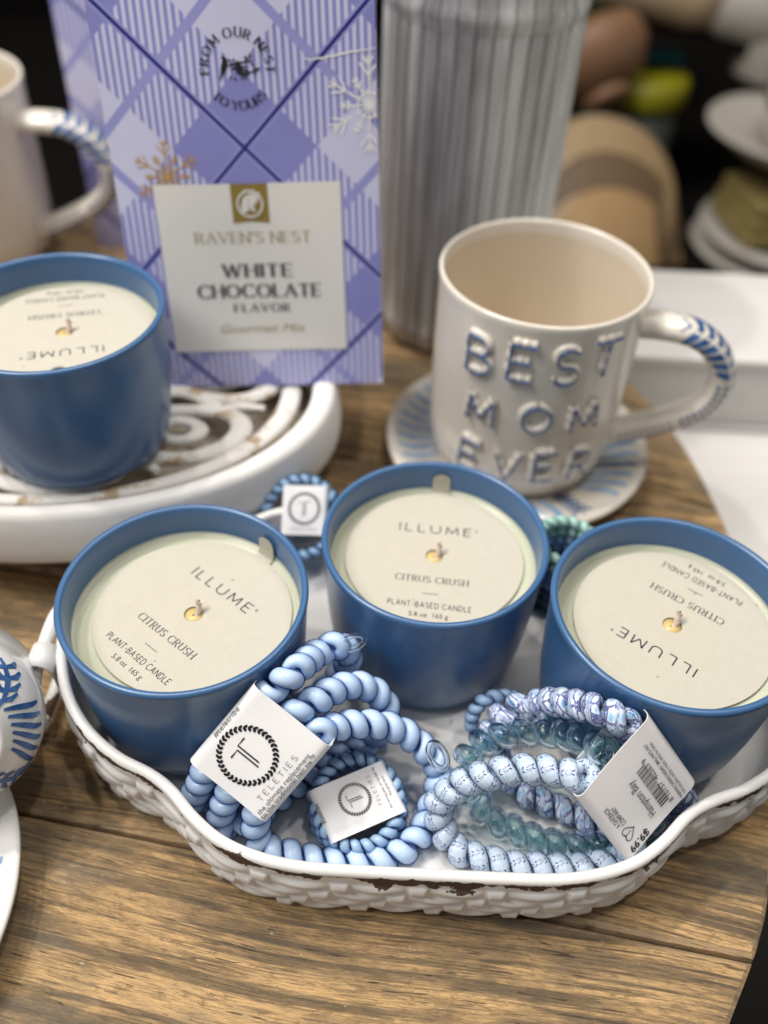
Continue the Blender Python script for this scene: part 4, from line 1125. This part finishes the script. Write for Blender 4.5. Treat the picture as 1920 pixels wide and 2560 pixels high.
pk = empty('hair_tie_pack', (0, 0, 0), 0, 'small pack of fine blue spiral ties in a short sleeve, front middle of tray', 'hair ties', 'packs of spiral hair ties in the tray')
QB = [Vector(q) for q in PATHS['tagB']]
sl, f, W_, Lh, tot = make_sleeve(pk, QB, .0165, .0022)
brand_print(sl, f, W_, Lh, .0022, [('caps', 'TELETIES', .0012, .0108, .444, .74), ('font', 'the strong grip, no rip hair tie', .0014, .0150, .45, .83), ('font', 'that gives back', .0014, .0072, .45, .89)], (.45, .475), .0056, .0108, 0, tot)
cB = sum(QB, Vector())/4; e1 = (QB[1]-QB[0]).normalized(); e2 = QB[3]-QB[0]; e2 = (e2-e1*e2.dot(e1)).normalized(); nB = e1.cross(e2).normalized()
if nB.z < 0: nB = -nB
rb = random.Random(5)
for k in range(3):
    c = cB-nB*(.0042+.0050*k)+e1*rb.uniform(-.001, .001)+e2*(.001*k)
    ring = [c+e1*((.0142+.0006*k)*math.cos(t))+e2*((.0148+.0006*k)*math.sin(t)) for t in [2*PI*i/20 for i in range(20)]]
    ring = [Vector((q.x, q.y, max(q.z, FL+.0032))) for q in ring]
    hair_tie(pk, ring, core['dusty'], M['shell_blue'], .0019, .0015, .0041, .88, None, 16, 10)

pk = empty('hair_tie_pack', (0, 0, 0), 0, 'pack of patterned and clear teal spiral ties with the Hampton Bay price sleeve', 'hair ties', 'packs of spiral hair ties in the tray')
q = [Vector(a) for a in PATHS['tagC']]
QC = [q[3], q[0], q[1], q[2]]                               # the belt runs from the left corner up to the top corner
sl, f, W_, Lh, tot = make_sleeve(pk, QC, .0130, .0030)
g = lambda x, y: f(W_-.003-y, Lh-x, .00025)                 # x reads from the right edge to the left, y rises towards the front corner
yy = lambda t: W_*t
pr = Print(); X = Lh; kx = X/.0262
pr.text(font_text('WARNING: CHOKING HAZARD - SMALL PARTS. NOT', .0013*kx, 0, .012), X*.43, yy(.19), fit=X*.80)
pr.text(font_text('FOR CHILDREN UNDER 3 YEARS. MADE IN CHINA.', .0013*kx), X*.42, yy(.14), fit=X*.76)
pr.text(font_text('8 10157  40263 9', .0022*kx), X*.41, yy(.275), fit=.0165*kx)
pr.text(font_text('Hampton Bay', .0034*kx), X*.41, yy(.49), fit=.0132*kx)
rb = random.Random(11); x = X*.41-.0068*kx
while x < X*.41+.0068*kx:
    w = kx*rb.choice((.00018, .00018, .00034, .0005)); pr.poly([(x, yy(.315)), (x+w, yy(.315)), (x+w, yy(.425)), (x, yy(.425))]); x += w+kx*rb.choice((.00018, .00022, .00036))
pr.lay('printed_lettering', g, M['greyink'], sl)
pr = Print()
pr.text(stroke_text('COMPANY', .0013*kx, .15, .38, .9), X*.50, yy(.775), fit=.0066*kx); pr.text(stroke_text('A GIVEBACK', .0013*kx, .15, .34, .9), X*.54, yy(.835), fit=.0072*kx)
hx, hy = X*.255, yy(.82)
hs = [(hx+.00013*kx*16*math.sin(t)**3, hy+.00013*kx*(13*math.cos(t)-5*math.cos(2*t)-2*math.cos(3*t)-math.cos(4*t))) for t in [2*PI*i/36 for i in range(37)]]
pr.stroke(hs, .00030); pr.text(stroke_text('T', .0020*kx, .11), hx, hy-.0010)
pr.text(font_text('$9.99', .0031*kx, 0, .02), X*.115, yy(.78), rot=PI/2)
pr.lay('price_lettering', g, M['black'], sl)
hair_tie(pk, PATHS['C1'], core['floral'], M['shell_clear'], ratio=.91, label='clear spiral tie with a navy and blue floral print')
hair_tie(pk, PATHS['C2'], None, M['teal'], label='clear teal spiral tie')
hair_tie(pk, PATHS['C3'], core['arrows'], M['shell_clear'], ratio=.91, joint=((.0225, .160, .0345), (.3, -.6, .7), (-.5, .5, .5), .0050), label='clear spiral tie with rows of navy chevrons')

tg = prop(hair_tie(None, PATHS['D'], core['dusty'], M['shell_blue'], .0021, .0014, .0048, .9, None, 18, 10), 'single pale blue spiral tie peeking out behind the patterned pack', 'hair tie', 'packs of spiral hair ties in the tray')

pk = empty('hair_tie_pack', (0, 0, 0), 0, 'blurred spiral tie pack with a square logo card between left and middle candles', 'hair ties', 'packs of spiral hair ties in the tray')
QE = [Vector(a) for a in PATHS['tagE']]
sl, f, W_, Lh, tot = make_sleeve(pk, QE, .014, .0018)
pr = Print(); tie_logo(pr, W_*.5, Lh*.54, .0070); pr.text(stroke_text('TELETIES', .0012, .1, .5), W_*.5, Lh*.10, fit=.011)
pr.lay('brand_mark', lambda x, y: f(x-.0018, Lh-y, .00025), M['greyink'], sl)
cE = sum(QE, Vector())/4; e1 = (QE[1]-QE[0]).normalized(); e2 = (QE[3]-QE[0]).normalized(); nE = e1.cross(e2).normalized()
if nE.y > 0: nE = -nE
for k, kind in enumerate(('dusty', 'dusty', 'deep')):
    c = cE-nE*(.0040+.0046*k)-e1*.002+e2*.0035
    ring = [c+e1*(.0155*math.cos(t))+e2*(.0165*math.sin(t)) for t in [2*PI*i/20 for i in range(20)]]
    ring = [Vector((v.x, v.y, max(v.z, FL+.0035))) for v in ring]
    hair_tie(pk, ring, core[kind], M['shell_dark'], .0020, .0013, .0046, .82, None, 14, 8)
pk = empty('hair_tie_pack', (.0765, .2610, FL), 0, 'blurred stack of mint, blue and plum spiral ties left of the right candle', 'hair ties', 'packs of spiral hair ties in the tray')
for k, (kind, sk) in enumerate((('deep', 'shell_dark'), ('plum', 'shell_dark'), ('plum', 'shell_dark'), ('dusty', 'shell_blue'), ('dusty', 'shell_blue'), ('mint', 'shell_clear'), ('mint', 'shell_clear'))):
    ring = [Vector((.0120*math.cos(t), .0120*math.sin(t)-.0004*k, .0036+.0056*k)) for t in [2*PI*i/20 for i in range(20)]]
    hair_tie(pk, ring, core[kind], M[sk], .0021, .0013, .0050, .84, None, 14, 8)

# ------------------------------------------------------------------ blurred shop goods far behind
ZT = -.35
def lathe_thing(name, label, cat, loc, parts, rot=(0, 0, 0), group=None):
    g = empty(name, loc, 0, label, cat, group); g.rotation_euler = rot; g.scale = (1.5, 1.5, 1.5)
    for pn, prof, m, n in parts: lathe_obj(pn, prof, m, g, n)
    return g
M['board_a'] = plain('pale_tan_wood', (.30, .205, .105), .6, .2, 22)
M['board_b'] = plain('brown_wood', (.12, .075, .038), .6, .25, 22)
M['board_c'] = plain('honey_wood', (.33, .21, .095), .6, .2, 22)
M['lime'] = plain('lime_plastic', (.20, .19, .006), .4, .1, 40)
M['grey_glass'] = plain('grey_glaze', (.10, .105, .09), .25, .15, 30)
M['terra'] = plain('turned_wood', (.20, .105, .055), .5, .25, 30)
M['tealbox'] = plain('dark_teal_tin', (.0, .045, .045), .4, .2, 30)
M['tan'] = plain('tan_stoneware', (.40, .30, .19), .5, .15, 30)
M['offwhite'] = plain('offwhite_stoneware', (.40, .375, .34), .4, .06, 30)
M['olive'] = plain('olive_linen', (.22, .17, .055), .85, .25, 60)
M['greenleaf'] = plain('green_felt', (.05, .10, .02), .9, .25, 60)
for k, (dx, dz, dy, lab) in enumerate(((0.0000, 0.0000, 0.0000, 'rearmost and tallest of the round wooden boards leaning behind the mug'), (0.0150, -0.0360, -0.0300, 'middle one of the round wooden boards leaning behind the mug'), (0.0270, -0.0750, -0.0600, 'front and lowest of the round wooden boards leaning behind the mug'))):
    lathe_thing('round_board', lab, 'board', (0.2820+dx, 1.2450+dy, -0.2838+dz), [('disc', [(.001, -.009), (.073, -.009), (.079, -.005), (.080, .004), (.076, .009), (.001, .009)], M[('board_a', 'board_b', 'board_c')[k]], 72), ('rim_band', [(.0798, -.004), (.0812, -.003), (.0812, .002), (.0798, .003)], M['panel'], 72)] if 1 else [], (math.radians(58), 0, math.radians(8+6*k)), 'round wooden boards leaning in the dark')
lathe_thing('lidded_canister', 'small grey canister with a lime green lid, blurred in the background', 'canister', (0.3600, 1.4400, -0.3648),
    [('body', [(.001, 0), (.036, 0), (.040, .004), (.041, .10), (.037, .108), (.001, .108)], M['grey_glass'], 48), ('lid', [(.001, .109), (.044, .109), (.046, .113), (.046, .130), (.042, .135), (.001, .136)], M['lime'], 48)])
lathe_thing('wooden_bowl', 'brown turned wooden bowl on its side, half behind the ribbed jar', 'bowl', (0.2700, 1.3950, -0.1368),
    [('bowl', [(.001, -.035), (.025, -.034), (.045, -.02), (.055, .0), (.052, .018), (.049, .018), (.047, .0), (.036, -.018), (.001, -.026)], M['terra'], 48), ('foot', [(.001, -.045), (.022, -.045), (.024, -.036), (.001, -.034)], M['terra'], 40)], (math.radians(-50), 0, math.radians(30)))
o = empty('storage_tin', (0.4050, 1.7700, -0.3948), .3, 'dark teal tin box in the far background', 'tin'); o.scale = (1.5, 1.5, 1.5)
bm_obj('box', box_bm(.11, .07, .17, .004), M['tealbox'], o, False); q = bm_obj('lid', box_bm(.114, .074, .022, .004), M['tealbox'], o, False); q.location.z = .1705
lathe_thing('stoneware_jug', 'tan jug with an off white neck lying across the top of the background', 'jug', (0.3870, 1.4850, -0.0558),
    [('body', [(.001, -.10), (.030, -.10), (.035, -.09), (.036, .02), (.030, .045), (.001, .045)], M['tan'], 48), ('neck', [(.001, .0455), (.031, .0455), (.035, .055), (.035, .10), (.030, .108), (.001, .108)], M['offwhite'], 48)], (math.radians(8), math.radians(97), math.radians(-6)))
o = empty('display_riser', (0.4500, 1.5150, -0.3378), 0, 'black riser carrying the tan jug in the dark background', 'riser'); o.scale = (1.5, 1.5, 1.5)
bm_obj('top', box_bm(.40, .12, .01, .001), M['shelf_dark'], o, False).location.z = .139
for sx in (-.18, .18): bm_obj('post', box_bm(.02, .10, .139, .001), M['shelf_dark'], o, False).location.x = sx
def plates(loc, n, label):
    for k in range(n):
        lathe_thing('plate', label[k], 'plate', (loc[0]+.006*(k % 2), loc[1], loc[2]+.0262*k), [('rim', [(.050, .012), (.085, .020), (.088, .023), (.085, .026), (.052, .017)], M['offwhite'], 56), ('well', [(.001, .004), (.030, .0), (.036, .002), (.050, .012), (.052, .017), (.036, .008), (.001, .008)], M['offwhite'], 56)], (0, 0, 0), 'off white plates in the background')
plates((0.5700, 1.2525, -0.3678), 2, ['lower off white plate at the right edge behind the white box', 'upper off white plate carrying the olive cloth at the right edge'])
o = empty('folded_cloth', (0.5490, 1.2525, -0.3048), .2, 'olive linen cloth folded on the off white plates', 'cloth'); o.scale = (1.5, 1.5, 1.5)
for k in range(3): bm_obj('fold', box_bm(.10-.004*k, .085-.003*k, .013, .005, 3), M['olive'], o).location.z = .0135*k
lathe_thing('serving_bowl', 'shallow off white bowl above the olive cloth at the right edge', 'bowl', (0.5580, 1.2900, -0.2268),
    [('bowl', [(.001, .0), (.03, .0), (.033, .003), (.06, .014), (.083, .030), (.086, .034), (.082, .034), (.055, .020), (.001, .010)], M['offwhite'], 56), ('glaze_ring', [(.083, .0345), (.087, .0350), (.087, .0325), (.0865, .0320)], M['offwhite'], 56)])
lathe_thing('stoneware_cup', 'small grey white cup inside the shallow bowl at the right edge', 'cup', (0.5610, 1.2975, -0.2118),
    [('body', [(.001, 0), (.028, 0), (.036, .01), (.038, .05), (.035, .05), (.033, .012), (.001, .006)], M['offwhite'], 40), ('band', [(.0382, .040), (.0392, .041), (.0392, .049), (.0382, .050)], M['grey_glass'], 40)])
lathe_thing('felt_ball', 'dark green felt ball at the top of the background beside the jar', 'ball', (0.2880, 1.5300, -0.0918), [('ball', [(.001, -.03), (.012, -.027), (.024, -.018), (.030, 0), (.024, .018), (.012, .027), (.001, .03)], M['greenleaf'], 32)])
lathe_thing('candle_jar', 'pale pinkish jar cut off by the upper right corner', 'jar', (0.5430, 1.4550, -0.1623),
    [('body', [(.001, 0), (.033, 0), (.036, .004), (.036, .075), (.033, .080), (.001, .080)], M['offwhite'], 40), ('lid', [(.001, .0805), (.034, .0805), (.036, .084), (.036, .092), (.001, .094)], M['tan'], 40)])
